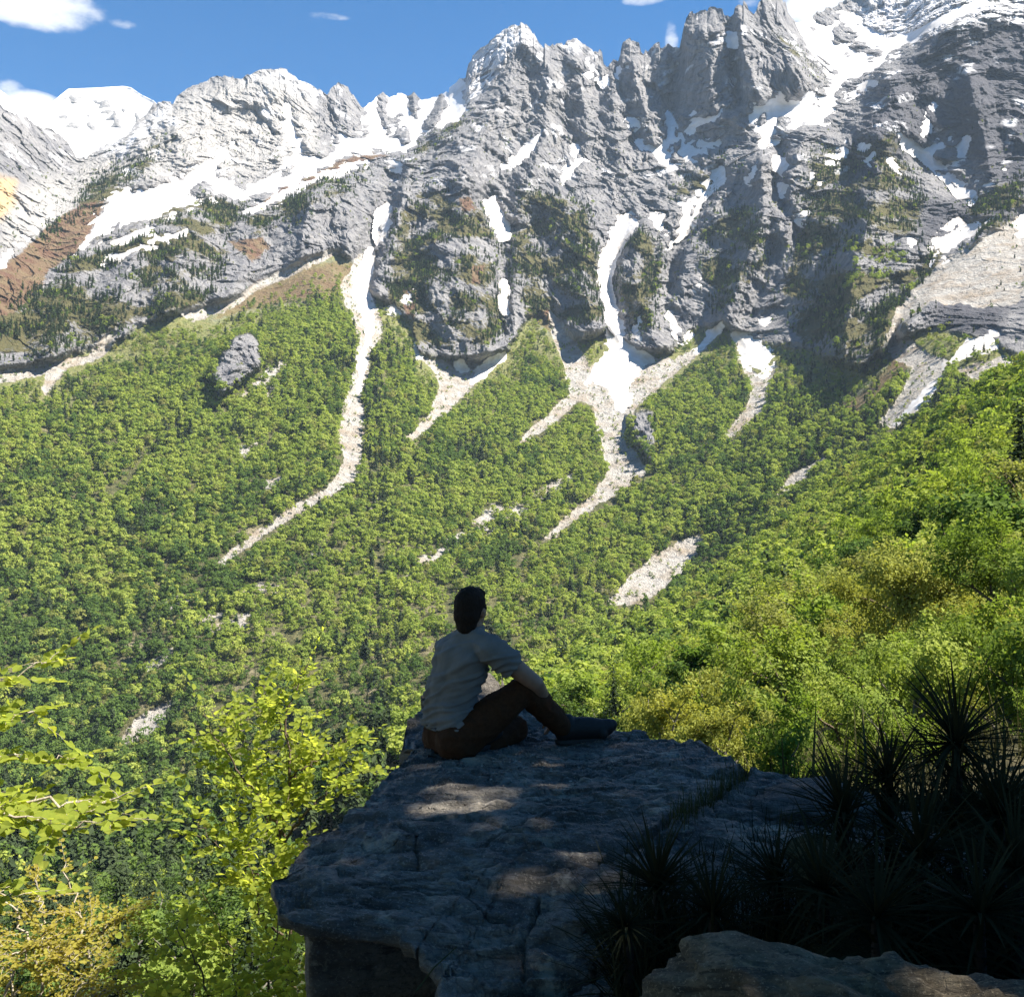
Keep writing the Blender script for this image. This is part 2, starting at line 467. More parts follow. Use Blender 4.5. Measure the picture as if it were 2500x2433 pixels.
DEPTH = [  # (u, v, metres away)
    (-400, 1900, 560), (-400, 1400, 760), (-400, 950, 1080), (-400, 600, 1400), (-400, 330, 1900),
    (0, 1900, 600), (0, 1750, 680), (0, 1400, 850), (0, 1100, 1010), (0, 950, 1130), (0, 870, 1260), (0, 740, 1370), (0, 560, 1600), (0, 400, 1900), (0, 255, 2150),
    (190, 390, 2350), (190, 600, 1750), (190, 850, 1330), (300, 335, 2450), (300, 480, 2020), (300, 700, 1530),
    (450, 215, 2680), (450, 330, 2450), (450, 440, 2180), (450, 560, 1820), (450, 740, 1500), (450, 900, 1270), (450, 1200, 1010), (450, 1500, 800), (450, 1800, 640),
    (640, 168, 2800), (640, 300, 2650), (650, 400, 2420), (650, 500, 2080), (650, 680, 1700), (650, 850, 1380), (600, 1050, 1170),
    (800, 225, 2850), (800, 340, 2720), (800, 410, 2380), (800, 450, 2080), (800, 600, 1800), (800, 720, 1600), (800, 900, 1350), (800, 1150, 1080), (800, 1400, 880), (800, 1700, 660), (800, 1900, 580),
    (930, 230, 3080), (950, 330, 2780), (950, 380, 2450), (950, 560, 2020), (905, 700, 1760), (900, 850, 1460), (1050, 240, 2980), (1100, 330, 2450), (1060, 500, 2060), (1050, 700, 1760), (1050, 850, 1600),
    (1250, 70, 2780), (1250, 200, 2600), (1250, 350, 2400), (1250, 500, 2180), (1250, 700, 1850), (1250, 860, 1660), (1250, 1000, 1420), (1250, 1200, 1150), (1250, 1450, 860), (1250, 1700, 620), (1250, 1900, 540),
    (1450, 130, 2740), (1450, 300, 2500), (1450, 500, 2200), (1470, 700, 1920), (1500, 850, 1690), (1480, 1000, 1440), (1450, 1250, 1090),
    (1560, 110, 2720), (1600, 380, 2400), (1620, 480, 2200), (1650, 700, 1880), (1650, 850, 1680), (1650, 1000, 1400), (1650, 1200, 1120), (1700, 1400, 920),
    (1720, 25, 2600), (1740, 260, 2400), (1800, 480, 2050), (1800, 700, 1800), (1830, 850, 1600), (1850, 950, 1400), (1850, 1100, 1150), (1900, 1250, 960),
    (1870, 0, 2570), (1930, 150, 2380), (1890, 300, 2250), (1940, 240, 2330), (1945, 60, 2750), (2050, 150, 2600), (2080, 10, 2950), (2200, 60, 2750), (2300, -120, 3000), (2150, -60, 3000),
    (2000, 420, 1950), (2080, 600, 1680), (2050, 800, 1480), (2050, 930, 1280), (2050, 1050, 1080),
    (2150, 200, 2300), (2300, 60, 2420), (2280, 200, 2180), (2300, 400, 1980), (2250, 500, 1780), (2280, 600, 1580), (2230, 720, 1380), (2200, 850, 1220), (2180, 960, 1080), (2200, 1080, 960),
    (2480, 30, 2300), (2480, 300, 1950), (2480, 500, 1650), (2420, 600, 1450), (2420, 760, 1200), (2420, 850, 1050), (2480, 950, 920),
    (2800, -140, 2500), (2800, 200, 2000), (2800, 500, 1500), (2800, 800, 1050), (2800, 1000, 850), (3300, -60, 2500), (3300, 300, 1700), (3300, 700, 1100), (3300, 1000, 800), (2000, 1500, 760), (2500, 1400, 700), (3300, 1500, 600), (2000, 1900, 480), (3300, 1900, 420)]

# buttresses (+) and gullies (-): outline in the photograph, reach in pixels, metres proud
RELIEF = [
    (+34, 16, [(927, 222), (936, 300), (950, 330)]), (+34, 18, [(1010, 215), (1012, 265)]), (+24, 14, [(968, 310), (978, 330)]), (+40, 26, [(1075, 250), (1050, 310)]), (+26, 14, [(990, 310), (994, 340)]),
    (+70, 60, [(1265, 55), (1235, 200), (1185, 320), (1150, 430)]),
    (+75, 45, [(1300, 80), (1340, 170), (1330, 330), (1290, 430), (1270, 520)]),
    (+55, 38, [(1400, 100), (1420, 220), (1435, 330), (1415, 450)]),
    (+60, 40, [(1540, 110), (1550, 200), (1590, 300), (1600, 350)]),
    (+45, 30, [(1490, 190), (1500, 300), (1520, 400)]),
    (+60, 62, [(1700, 40), (1725, 150), (1735, 230), (1755, 290)]),
    (+55, 34, [(1805, 15), (1815, 120), (1845, 210), (1870, 260)]),
    (+80, 52, [(1890, 0), (1915, 90), (1940, 160), (1960, 215)]),
    (-60, 30, [(1655, 130), (1640, 220), (1640, 300)]),
    (-55, 26, [(1785, 60), (1790, 130), (1800, 250)]),
    (+95, 120, [(1110, 260), (1130, 420), (1120, 560), (1150, 700), (1190, 860)]),
    (+60, 45, [(1000, 350), (985, 460), (960, 600), (925, 720)]),
    (+100, 85, [(1350, 420), (1400, 560), (1430, 700), (1450, 810)]),
    (+70, 50, [(1560, 560), (1545, 660), (1560, 720), (1610, 850)]),
    (+80, 55, [(1860, 400), (1865, 520), (1800, 700), (1770, 800)]),
    (+60, 40, [(1960, 330), (1930, 470), (1920, 560)]),
    (+110, 70, [(2170, 330), (2140, 470), (2090, 650), (2060, 850)]),
    (+120, 75, [(2400, 20), (2285, 90), (2200, 200), (2130, 330)]),
    (+70, 40, [(2160, 170), (2200, 270), (2240, 340)]),
    (+70, 46, [(2370, 200), (2400, 330), (2420, 420)]),
    (+80, 60, [(2500, 470), (2330, 640), (2200, 780), (2120, 900)]),
    (-80, 40, [(960, 430), (935, 520), (905, 600), (875, 680)]),
    (-70, 34, [(1190, 480), (1230, 580), (1230, 700), (1225, 800)]),
    (-75, 34, [(1755, 425), (1700, 510), (1650, 600), (1635, 700)]),
    (-80, 36, [(1530, 540), (1480, 650), (1490, 760), (1515, 850)]),
    (-60, 34, [(1900, 360), (1890, 450), (1950, 580)]),
    (-60, 40, [(2230, 360), (2300, 430), (2370, 490)]),
    (-90, 60, [(2350, 560), (2290, 640), (2200, 720)]),
    (+65, 70, [(400, 250), (440, 340), (500, 420)]), (+60, 55, [(640, 170), (700, 280), (760, 370)]), (+55, 36, [(830, 205), (850, 290), (850, 340)]),
    (+50, 60, [(330, 330), (370, 420), (380, 470)]), (-40, 34, [(690, 260), (720, 340), (730, 420)]),
    (+50, 50, [(640, 500), (600, 620), (560, 720)]), (+50, 44, [(770, 460), (740, 560), (730, 640)]), (+46, 44, [(860, 440), (850, 520), (850, 590)]), (+50, 60, [(480, 560), (440, 660), (420, 760)]),
    (+50, 60, [(200, 620), (150, 740), (120, 860)]), (+40, 50, [(330, 600), (300, 700), (270, 820)]),
    (+42, 70, [(570, 830), (560, 960)]),
]
SNOW = {  # name: outlines
 'upper': [[(1932, 0), (1965, 0), (1985, 62), (2030, 45), (2060, 36), (2090, 44), (2125, 66), (2170, 80), (2240, 66), (2280, 45), (2330, 20), (2400, -10), (2420, 10), (2345, 42), (2270, 78), (2230, 103), (2200, 120), (2168, 140), (2145, 165), (2134, 200), (2110, 215), (2079, 232), (2045, 250), (2036, 279), (2000, 310), (1954, 314), (1910, 322), (1890, 345), (1872, 350), (1864, 374), (1842, 310), (1834, 262), (1880, 234), (1935, 236), (1957, 236), (1979, 224), (2022, 208), (2029, 182), (2000, 138), (1972, 100)]],
 'gully bowl': [[(1560, 350), (1600, 352), (1625, 340), (1634, 309), (1628, 280), (1640, 296), (1651, 322), (1672, 349), (1718, 354), (1751, 347), (1731, 367), (1698, 388), (1658, 398), (1616, 424), (1605, 397), (1582, 374)],
      [(1672, 304), (1700, 280), (1740, 287), (1765, 262), (1757, 287), (1720, 304), (1688, 315), (1662, 334)]],
 'slanting gully': [[(1658, 506), (1698, 472), (1731, 432), (1764, 416), (1761, 440), (1731, 466), (1705, 493), (1691, 543), (1658, 577), (1646, 584), (1652, 545)], [(1590, 530), (1615, 528), (1610, 555), (1592, 548)], [(1620, 585), (1640, 572), (1632, 600)]],
 'main chute': [[(1499, 526), (1520, 536), (1552, 523), (1572, 545), (1549, 575), (1519, 597), (1494, 636), (1482, 690), (1496, 745), (1515, 790), (1535, 828), (1565, 862), (1590, 880), (1562, 918), (1540, 935), (1535, 985), (1500, 1010), (1490, 962), (1450, 930), (1424, 942), (1454, 885), (1490, 832), (1486, 770), (1468, 680), (1473, 640), (1480, 600), (1492, 580)],
      [(1540, 850), (1548, 818), (1566, 760), (1558, 800), (1556, 850)]],
 'west chute': [[(905, 612), (893, 640), (872, 668), (860, 705), (872, 745), (890, 785), (889, 843), (872, 890), (878, 930), (872, 960), (880, 955), (884, 925), (896, 850), (917, 802), (908, 752), (886, 704), (902, 660)],
      [(940, 768), (965, 748), (1008, 716), (1000, 732), (962, 765)], [(1016, 880), (1020, 840), (1026, 860)], [(925, 520), (945, 505), (950, 560), (930, 600), (920, 580)]],
 'cone': [[(1140, 935), (1165, 910), (1200, 880), (1227, 867), (1226, 885), (1195, 915), (1150, 938)], [(1117, 890), (1128, 886), (1136, 906), (1124, 908)]],
 'east chute': [[(1796, 812), (1825, 822), (1856, 828), (1858, 845), (1893, 868), (1880, 895), (1860, 925), (1850, 910), (1822, 895), (1800, 868)], [(1690, 850), (1710, 840), (1745, 800), (1764, 786), (1740, 826), (1700, 860)], [(1635, 770), (1650, 810), (1685, 818), (1690, 835), (1660, 830)], [(1690, 690), (1705, 685), (1712, 700), (1696, 704)], [(1852, 788), (1876, 782), (1862, 800)]],
 'east bowl': [[(2201, 326), (2230, 351), (2276, 354), (2319, 336), (2326, 345), (2294, 368), (2290, 405), (2323, 430), (2351, 455), (2380, 458), (2416, 438), (2450, 420), (2420, 450), (2387, 471), (2369, 494), (2337, 474), (2312, 438), (2283, 414), (2244, 378), (2212, 360)],
      [(2340, 350), (2360, 340), (2345, 390), (2318, 418), (2330, 385)], [(2245, 345), (2255, 310), (2280, 260), (2272, 300), (2258, 340)], [(2100, 360), (2125, 353), (2110, 372)], [(2108, 385), (2135, 378), (2120, 400)], [(2055, 355), (2065, 345), (2060, 380), (2048, 382)], [(2168, 390), (2190, 408), (2200, 425), (2175, 408)], [(2018, 385), (2048, 385), (2040, 405), (2026, 402)],
      [(1890, 390), (1925, 396), (1915, 425), (1900, 412)], [(1905, 455), (1950, 435), (1935, 455), (1910, 475)], [(1985, 432), (2008, 448), (2002, 462)], [(1826, 435), (1850, 395), (1842, 425), (1828, 445)], [(1945, 525), (1972, 525), (1960, 545), (1950, 540)], [(2220, 577), (2236, 585), (2232, 612), (2222, 625)]],
 'east slope': [[(2258, 574), (2290, 574), (2340, 541), (2360, 560), (2400, 545), (2440, 522), (2395, 562), (2340, 612), (2278, 648), (2286, 618)], [(2484, 545), (2500, 532), (2530, 520), (2530, 560), (2488, 575)]],
 'ravine': [[(2310, 885), (2330, 868), (2375, 825), (2430, 804), (2436, 815), (2430, 845), (2390, 865), (2330, 892), (2306, 900)], [(2286, 928), (2272, 955), (2240, 1005), (2190, 1036), (2215, 1010), (2250, 958), (2270, 935)]],
 'west field': [[(186, 612), (232, 540), (259, 485), (309, 458), (322, 475), (388, 446), (432, 430), (491, 399), (535, 378), (561, 352), (551, 388), (525, 418), (558, 439), (598, 456), (650, 437), (683, 410), (690, 330), (700, 262), (720, 320), (745, 370), (785, 385), (800, 372), (812, 366), (826, 320), (870, 330), (894, 322), (890, 150), (919, 150), (960, 150), (992, 150), (1042, 150), (1075, 150), (1098, 150), (1122, 150), (1136, 205), (1141, 268), (1118, 298), (1060, 318), (1032, 325), (999, 365), (995, 381), (970, 372), (916, 369), (875, 378), (833, 396), (733, 442), (666, 472), (600, 484), (575, 502), (545, 480), (520, 490), (498, 482), (462, 502), (430, 520), (399, 534), (350, 550), (299, 560), (262, 575), (232, 590)],
      [(600, 520), (680, 462), (760, 440), (850, 388), (897, 384), (890, 402), (870, 414), (790, 432), (700, 478), (620, 524)], [(0, 632), (50, 592), (126, 510), (136, 519), (66, 578), (7, 650), (-60, 700), (-60, 680)], [(280, 590), (330, 560), (400, 548), (395, 560), (330, 585), (290, 610)], [(940, 385), (985, 395), (992, 420), (960, 410)],
      [(250, 640), (300, 610), (380, 585), (460, 560), (450, 572), (360, 604), (290, 640)]],
 'ledges': [[(1230, 410), (1275, 375), (1325, 315), (1320, 330), (1285, 380), (1245, 405)], [(1385, 410), (1420, 385), (1430, 392), (1400, 415), (1372, 440)], [(1400, 360), (1408, 362), (1405, 380)], [(1410, 170), (1440, 172), (1455, 185), (1420, 190)], [(1465, 190), (1500, 188), (1475, 205)], [(1515, 170), (1540, 152), (1535, 168)], [(1535, 298), (1560, 298), (1548, 312)], [(1780, 85), (1802, 90), (1795, 112), (1782, 108)], [(1190, 495), (1212, 490), (1235, 545), (1240, 575), (1222, 580), (1205, 545), (1192, 520)],
      [(1230, 690), (1240, 720), (1236, 760), (1226, 740)]],
}
ROCKS = [[(918, 215), (927, 200), (938, 225), (948, 290), (962, 315), (950, 318), (936, 300), (925, 270)], [(995, 250), (1010, 200), (1024, 240), (1030, 268), (1012, 282), (998, 270)], [(960, 300), (975, 285), (985, 325), (968, 330)], [(978, 335), (990, 315), (1003, 345), (985, 352)], [(1060, 260), (1080, 235), (1090, 255), (1060, 310), (1030, 320), (1040, 290)], [(2062, 52), (2088, 62), (2092, 85), (2040, 104), (2052, 75)], [(2082, 112), (2106, 108), (2110, 124), (2088, 136), (2066, 140)], [(2118, 130), (2145, 125), (2150, 135), (2125, 142)], [(1850, 290), (1860, 285), (1866, 296), (1855, 300)], [(1990, 228), (2010, 224), (2008, 250), (1992, 250)], [(1905, 300), (1925, 305), (1900, 325)], [(2115, 185), (2160, 150), (2190, 135), (2180, 160), (2130, 200)], [(2045, 230), (2080, 205), (2120, 190), (2090, 215), (2055, 245)], [(2130, 70), (2170, 40), (2260, 20), (2280, 40), (2220, 66), (2160, 82)], [(740, 270), (760, 262), (770, 330), (750, 340)], [(700, 350), (720, 345), (725, 372), (705, 380)], [(1640, 355), (1655, 352), (1650, 372), (1636, 370)], [(1630, 392), (1655, 380), (1660, 388), (1640, 400)], [(470, 480), (500, 452), (520, 456), (512, 478), (480, 492)], [(1515, 585), (1530, 578), (1528, 590)], [(690, 425), (720, 405), (728, 415), (700, 432)]]
SCREE = [
    [(1514, 830), (1560, 865), (1640, 880), (1690, 860), (1764, 788), (1720, 850), (1661, 897), (1600, 950), (1545, 1000), (1515, 1060), (1550, 1110), (1585, 1150), (1482, 1216), (1400, 1270), (1352, 1308), (1326, 1318), (1380, 1265), (1444, 1214), (1490, 1150), (1470, 1086), (1448, 990), (1415, 975), (1340, 1040), (1259, 1088), (1330, 1020), (1395, 960), (1385, 900), (1342, 800), (1342, 762), (1400, 820), (1440, 900)],
    [(880, 620), (838, 690), (835, 712), (862, 770), (880, 830), (860, 930), (846, 960), (826, 1061), (843, 1130), (805, 1192), (720, 1235), (637, 1294), (535, 1370), (548, 1374), (600, 1335), (680, 1282), (770, 1225), (872, 1168), (880, 1120), (888, 1070), (886, 950), (905, 860), (935, 805), (924, 760), (900, 700), (912, 620)],
    [(1020, 872), (1050, 890), (1072, 930), (1075, 950), (1046, 1015), (995, 1070), (1010, 1066), (1050, 1040), (1090, 1005), (1150, 946), (1230, 872), (1195, 868), (1120, 885), (1060, 880)],
    [(1716, 1305), (1690, 1312), (1640, 1335), (1596, 1358), (1560, 1390), (1519, 1431), (1484, 1470), (1500, 1478), (1585, 1459), (1660, 1395), (1700, 1345)],
    [(424, 1715), (400, 1718), (360, 1740), (318, 1772), (305, 1790), (290, 1818), (320, 1812), (372, 1785), (410, 1750)],
    [(2160, 818), (2200, 810), (2260, 860), (2310, 880), (2300, 930), (2270, 980), (2220, 1015), (2180, 1045), (2150, 1030), (2200, 970), (2230, 900), (2180, 870)],
    [(2300, 640), (2400, 580), (2490, 525), (2540, 520), (2540, 700), (2480, 740), (2400, 750), (2350, 740), (2270, 735), (2200, 790), (2180, 840), (2168, 820), (2190, 760), (2250, 690)],
    [(1800, 870), (1850, 920), (1895, 880), (1880, 930), (1862, 1000), (1790, 1065), (1770, 1060), (1830, 990), (1840, 940)],
    [(1905, 1205), (1930, 1165), (1985, 1125), (2010, 1120), (1985, 1150), (1940, 1185)],
    [(0, 910), (60, 895), (140, 880), (210, 870), (280, 800), (286, 815), (250, 870), (160, 900), (110, 960), (100, 950), (120, 905), (0, 935)],
    [(440, 760), (560, 735), (700, 650), (820, 608), (835, 614), (760, 645), (640, 705), (560, 752), (470, 785)],
    [(2340, 905), (2420, 880), (2520, 850), (2520, 870), (2440, 895), (2390, 920)],
]
# thin stony openings among the scattered trees of the valley floor
STONY = [[(580, 965), (620, 930), (680, 880), (720, 870), (690, 920), (660, 985), (640, 960), (600, 980)], [(575, 1090), (630, 1075), (645, 1085), (610, 1120), (585, 1140)], [(640, 1180), (700, 1150), (690, 1180), (650, 1200)], [(1130, 1290), (1200, 1230), (1260, 1220), (1180, 1290)], [(560, 1450), (640, 1420), (700, 1430), (620, 1480)], [(380, 1480), (450, 1440), (470, 1460), (400, 1500)], [(1000, 1370), (1060, 1330), (1180, 1260), (1290, 1210), (1330, 1215), (1250, 1270), (1150, 1320), (1050, 1385)], [(330, 1640), (390, 1590), (440, 1560), (450, 1580), (400, 1620), (345, 1655)], [(445, 1530), (520, 1490), (620, 1500), (600, 1530), (520, 1560), (450, 1550)], [(860, 1250), (930, 1210), (925, 1230), (870, 1270)], [(735, 1370), (800, 1320), (800, 1335), (745, 1385)], [(940, 1420), (1010, 1395), (1000, 1420), (950, 1440)], [(240, 1560), (300, 1530), (290, 1550), (250, 1575)], [(1180, 1290), (1320, 1190), (1420, 1140), (1400, 1190), (1300, 1260), (1200, 1310)]]
HEATH = [[(-100, 660), (0, 655), (70, 600), (130, 540), (200, 500), (255, 490), (240, 530), (190, 610), (120, 660), (100, 700), (40, 760), (-100, 800)], [(560, 590), (640, 580), (660, 600), (620, 640)], [(1120, 485), (1150, 480), (1165, 510), (1130, 520)], [(1150, 650), (1180, 648), (1175, 690), (1150, 690)], [(840, 390), (900, 372), (940, 380), (880, 395), (700, 470), (640, 500), (600, 520), (700, 455)], [(980, 700), (1020, 720), (1010, 780), (985, 760)], [(1290, 770), (1340, 760), (1400, 830), (1410, 880), (1360, 830)], [(2420, 590), (2490, 550), (2460, 610), (2420, 650)], [(2020, 1000), (2100, 960), (2160, 900), (2200, 830), (2230, 880), (2120, 1010)],
         [(640, 680), (760, 640), (860, 640), (880, 700), (800, 730), (700, 740), (600, 760), (520, 780)]]
TURF = [[(1000, 450), (1120, 480), (1180, 520), (1220, 620), (1230, 800), (1150, 870), (1020, 850), (940, 760), (960, 600)], [(1270, 470), (1420, 480), (1460, 600), (1470, 780), (1300, 790), (1240, 700)], [(1500, 640), (1560, 560), (1620, 620), (1590, 800), (1540, 820)], [(1960, 380), (2180, 330), (2260, 480), (2230, 600), (2240, 760), (2120, 900), (1960, 860), (1900, 720), (1960, 560)],
        [(-100, 760), (100, 700), (260, 560), (450, 560), (560, 620), (500, 740), (300, 800), (160, 870), (-100, 880)], [(280, 540), (450, 470), (600, 500), (560, 580), (420, 560)], [(600, 530), (780, 440), (900, 410), (880, 460), (700, 540), (620, 580)], [(1050, 330), (1150, 270), (1160, 300), (1000, 390)], [(180, 480), (330, 380), (420, 330), (330, 460), (250, 500), (150, 560), (100, 580)], [(2170, 640), (2300, 600), (2280, 700), (2200, 780), (2150, 780)], [(1890, 80), (1960, 130), (2020, 200), (1980, 190), (1900, 110)], [(1700, 560), (1800, 500), (1900, 560), (1850, 700), (1760, 760), (1700, 640)], [(1640, 470), (1760, 380), (1800, 400), (1700, 500)], [(2340, 600), (2380, 470), (2500, 440), (2500, 520), (2420, 560)]]
PALE = [[(190, 400), (300, 340), (430, 240), (560, 200), (700, 190), (760, 260), (780, 370), (700, 420), (600, 440), (520, 410), (420, 430), (280, 480), (180, 520)], [(0, 480), (150, 420), (250, 470), (120, 560), (0, 620)]]
MASSIF_SHADE = [[(2140, 220), (2300, 80), (2520, 30), (2520, 470), (2400, 430), (2330, 330), (2250, 360), (2150, 420), (2080, 500), (2040, 420)], [(2260, 480), (2420, 500), (2500, 440), (2500, 520), (2380, 560), (2240, 600)], [(2270, 720), (2400, 700), (2480, 720), (2430, 810), (2330, 840), (2290, 800)]]  # where the shadowed right massif is painted darker
OCHRE = [[(-20, 430), (40, 440), (35, 500), (0, 540), (-20, 540)], [(2420, 580), (2480, 550), (2470, 600), (2430, 640)]]

def build_mountain():
    us = np.concatenate([np.linspace(-400, -12, 40), np.arange(0, 2500.1, 2.45), np.linspace(2512, 3300, 60)])
    nc = len(us)
    g = np.concatenate([np.linspace(0, 0.46, 420, endpoint=False), np.linspace(0.46, 1, 150)])
    sx, sy = zip(*SKY)
    S = np.interp(us, sx, sy)
    S = S + (7.0 * fbm(np.stack([us / 21.0, 0 * us, 0 * us + 3.3], -1), 4, 0.6) + 8.0 * facets(us / 19.0, us * 0 + .5, 5, 1.2)) * np.interp(us, [0, 900, 1150, 3300], [0.5, 0.6, 1, 1])
    v_end = 1960.0
    k_ = np.exp(-0.5 * (np.arange(-45, 46) / 18.0) ** 2); k_ /= k_.sum()
    Ss = np.convolve(np.pad(S, 45, mode='edge'), k_, mode='valid')
    U = np.repeat(us[None, :], len(g), 0)
    V = Ss[None, :] + (v_end - Ss[None, :]) * g[:, None]
    e_ = np.exp(-(V - Ss[None, :]) / 38.0); V = V + (S - Ss)[None, :] * e_
    # depth from the survey points, on a coarse grid
    cu = np.linspace(-400, 3300, 120); cv = np.linspace(-180, 1980, 110)
    CU2, CV2 = np.meshgrid(cu, cv)
    lg = tps([(a, b, math.log(c)) for a, b, c in DEPTH], CU2, CV2, 2e-3)
    fi = np.clip((V - cv[0]) / (cv[1] - cv[0]), 0, len(cv) - 1.001); fj = np.clip((U - cu[0]) / (cu[1] - cu[0]), 0, len(cu) - 1.001)
    i0 = fi.astype(int); j0 = fj.astype(int); a = fi - i0; b = fj - j0
    lv = lg[i0, j0] * (1 - a) * (1 - b) + lg[i0 + 1, j0] * a * (1 - b) + lg[i0, j0 + 1] * (1 - a) * b + lg[i0 + 1, j0 + 1] * a * b
    Y = np.exp(lv)
    Y = np.flip(np.maximum.accumulate(np.flip(Y, 0), 0), 0)
    X = (U - CU) / F * Y; Z = (CV - V) / F * Y
    # organic edges
    wob_u = 9 * fbm(np.stack([U / 40, V / 40, 0 * U], -1), 3) ; wob_v = 9 * fbm(np.stack([U / 40, V / 40, 0 * U + 9], -1), 3)
    wob_u = wob_u + 6 * fbm(np.stack([U / 11, V / 11, 0 * U + 30], -1), 3); wob_v = wob_v + 6 * fbm(np.stack([U / 11, V / 11, 0 * U + 39], -1), 3)
    Uw, Vw = U + wob_u, V + wob_v
    fx, fy = zip(*CLIFF_FOOT)
    foot = np.interp(Uw, fx, fy)
    rock = sstep(-14, 10, foot - Vw)
    outcrop = np.maximum(poly_sd(Uw, Vw, [(540, 965), (515, 915), (545, 860), (570, 822), (605, 812), (632, 835), (640, 890), (590, 930)]), poly_sd(Uw, Vw, [(1560, 1090), (1530, 1010), (1590, 1000), (1600, 1080), (1590, 1120)]))
    outcrop = sstep(-8, 8, outcrop)
    rock = np.maximum(rock, outcrop)
    snow = np.full(U.shape, -999.0, dtype=np.float32)
    u2 = U + 0.6 * wob_u; v2 = V + 0.6 * wob_v
    for k, polys in SNOW.items():
        for p in polys: snow = np.maximum(snow, poly_sd(u2, v2, p))
    sd = lambda L_, w=8: np.max([sstep(-w, w, poly_sd(Uw, Vw, p) + (w > 5) * (w < 7) * 3) for p in L_], axis=0)
    scree = sd(SCREE, 6); stony = sd(STONY, 14); heath = sd(HEATH, 16); turf = sd(TURF, 24); pale = sd(PALE, 30); massif_shade = sd(MASSIF_SHADE, 24); ochre = sd(OCHRE, 14)
    isl = np.max([poly_sd(u2, v2, p) for p in ROCKS], axis=0); snow = np.minimum(snow, -isl)
    sn = sstep(-10, 14, snow)
    calm = 1 - 0.92 * blur(sstep(-4, 34, snow + 7 * fbm(np.stack([U, V, 0 * U], -1) / 14.0, 3)).astype(np.float64), 2)
    # relief
    D = np.zeros(U.shape)
    for amp, w, pts in RELIEF:
        pts = np.asarray(pts, dtype=np.float32)
        m = (U > pts[:, 0].min() - w) & (U < pts[:, 0].max() + w) & (V > pts[:, 1].min() - w) & (V < pts[:, 1].max() + w)
        if not m.any(): continue
        d = poly_dist(Uw[m] , Vw[m], pts)
        t = np.clip(1 - d / w, 0, 1)
        D[m] += amp * (t if amp > 0 else t * t * (3 - 2 * t))
    shear = 0.12 * np.interp(U, [0, 1200, 2500], [1, 0.3, 1])
    q = np.stack([X + shear * Z, 0.6 * Y, Z], -1)
    warp = np.stack([fbm(q / 140.0, 3), fbm(q / 140.0 + 50, 3), fbm(q / 140.0 + 90, 3)], -1)
    q = q + 38 * warp
    an = np.array([1, 1, 0.42])
    n1 = ridged(q * an / 300.0, 2); n2 = ridged(q * an / 115.0 + 7, 3); n3 = ridged(q * np.array([1, 1, 0.36]) / 44.0 + 13, 3); n4 = fbm(q * np.array([1, 1, 0.6]) / 17.0, 4, 0.65)
    flute = ridged(q * np.array([1, 1, 0.16]) / 26.0 + 21, 2)
    slabs = ridged(q * np.array([0.5, 0.5, 2.2]) / 60.0 + 3, 2)
    fx0, fz0 = q[..., 0] + 0.3 * q[..., 1] + 26 * fbm(q / 60.0 + 70, 2), q[..., 2] + 0.2 * q[..., 1] + 26 * fbm(q / 60.0 + 80, 2)
    fx_, fz_ = fx0 * .93 + fz0 * .30, fz0 * .93 - fx0 * .30
    fct = 16 * facets(fx_ / 46, fz_ / 105, 1, .7) + 10 * facets(fx_ / 18 + 3, fz_ / 44, 2, .7) + 5 * facets(fx_ / 8 + 3, fz_ / 17, 3, .7)
    big = np.interp(Y, [1300, 2400], [0.65, 1.0])
    Dn = fct * calm + (46 * n1 + 36 * n2) * calm + (14 * n3 + 9 * flute + 1.5 * slabs) * calm + 8.5 * n4 * calm
    fade_sky = sstep(0, 60, V - S[None, :])
    D = D * (0.3 + 0.7 * fade_sky) * (1 - 0.6 * sn) + Dn * big * (0.55 + 0.45 * fade_sky)
    soft = 4.0 * fbm(np.stack([X, Y, Z], -1) / 120.0, 3) + 1.6 * fbm(np.stack([X, Y, Z], -1) / 22.0, 3) * (0.4 + scree)
    if 1: dust = sd([[(1130, 215), (1150, 150), (1215, 80), (1256, 50), (1300, 70), (1320, 110), (1270, 100), (1230, 150), (1190, 215), (1140, 260)], [(1380, 110), (1400, 90), (1425, 110), (1410, 130)], [(600, 200), (680, 160), (790, 225), (770, 250), (690, 200)], [(2090, 20), (2300, -120), (2500, -150), (2500, 40), (2380, 60), (2250, 90), (2130, 100)], [(230, 380), (300, 335), (420, 250), (400, 300), (300, 380)]], 18)
    chan = -5.0 * sstep(0.2, 1, scree)
    D = D * (1 - 0.75 * blur(scree, 3))
    Yr = Y - (D * rock + (soft + chan) * (1 - rock)) - (10 + 14 * n3 + 10 * n4 + 8 * n2) * outcrop * (V > foot)
    # no overhangs
    wa = 0.40 * (1 - blur(sn.astype(np.float64), 6)) * sstep(0, 40, V - S[None, :]); wa = wa * 1.2 * (blur(sn.astype(np.float64), 5) < 0.02); wa = 0.6 * blur(wa, 2); Yr = np.maximum(np.minimum.accumulate(Yr, 0), Yr - 24) * wa + Yr * (1 - wa)
    XR = (U - CU) / F * Yr; ZR = (CV - V) / F * Yr
    pos = np.stack([XR, Yr, ZR], -1)
    # back of the ridge
    back = []
    for k in range(1, 7):
        bp = pos[0] + np.array([0, 55.0 * k, -45.0 * k * (1 + 0.15 * k)]); back.append(bp)
    full = np.concatenate([np.stack(back[::-1]), pos], 0)
    nr = full.shape[0]
    padk = lambda a_, val=None: np.concatenate([np.repeat(a_[:1], 6, 0), a_], 0)
    forest_floor = (1 - rock) * (1 - heath * 0.8)
    stony_n = stony * sstep(-0.45, 0.05, fbm(np.stack([X, Y, Z], -1) / 16.0, 3))
    turf_n = np.clip(turf * (0.62 + 1.5 * fbm(q / 70.0, 4)), 0, 1)
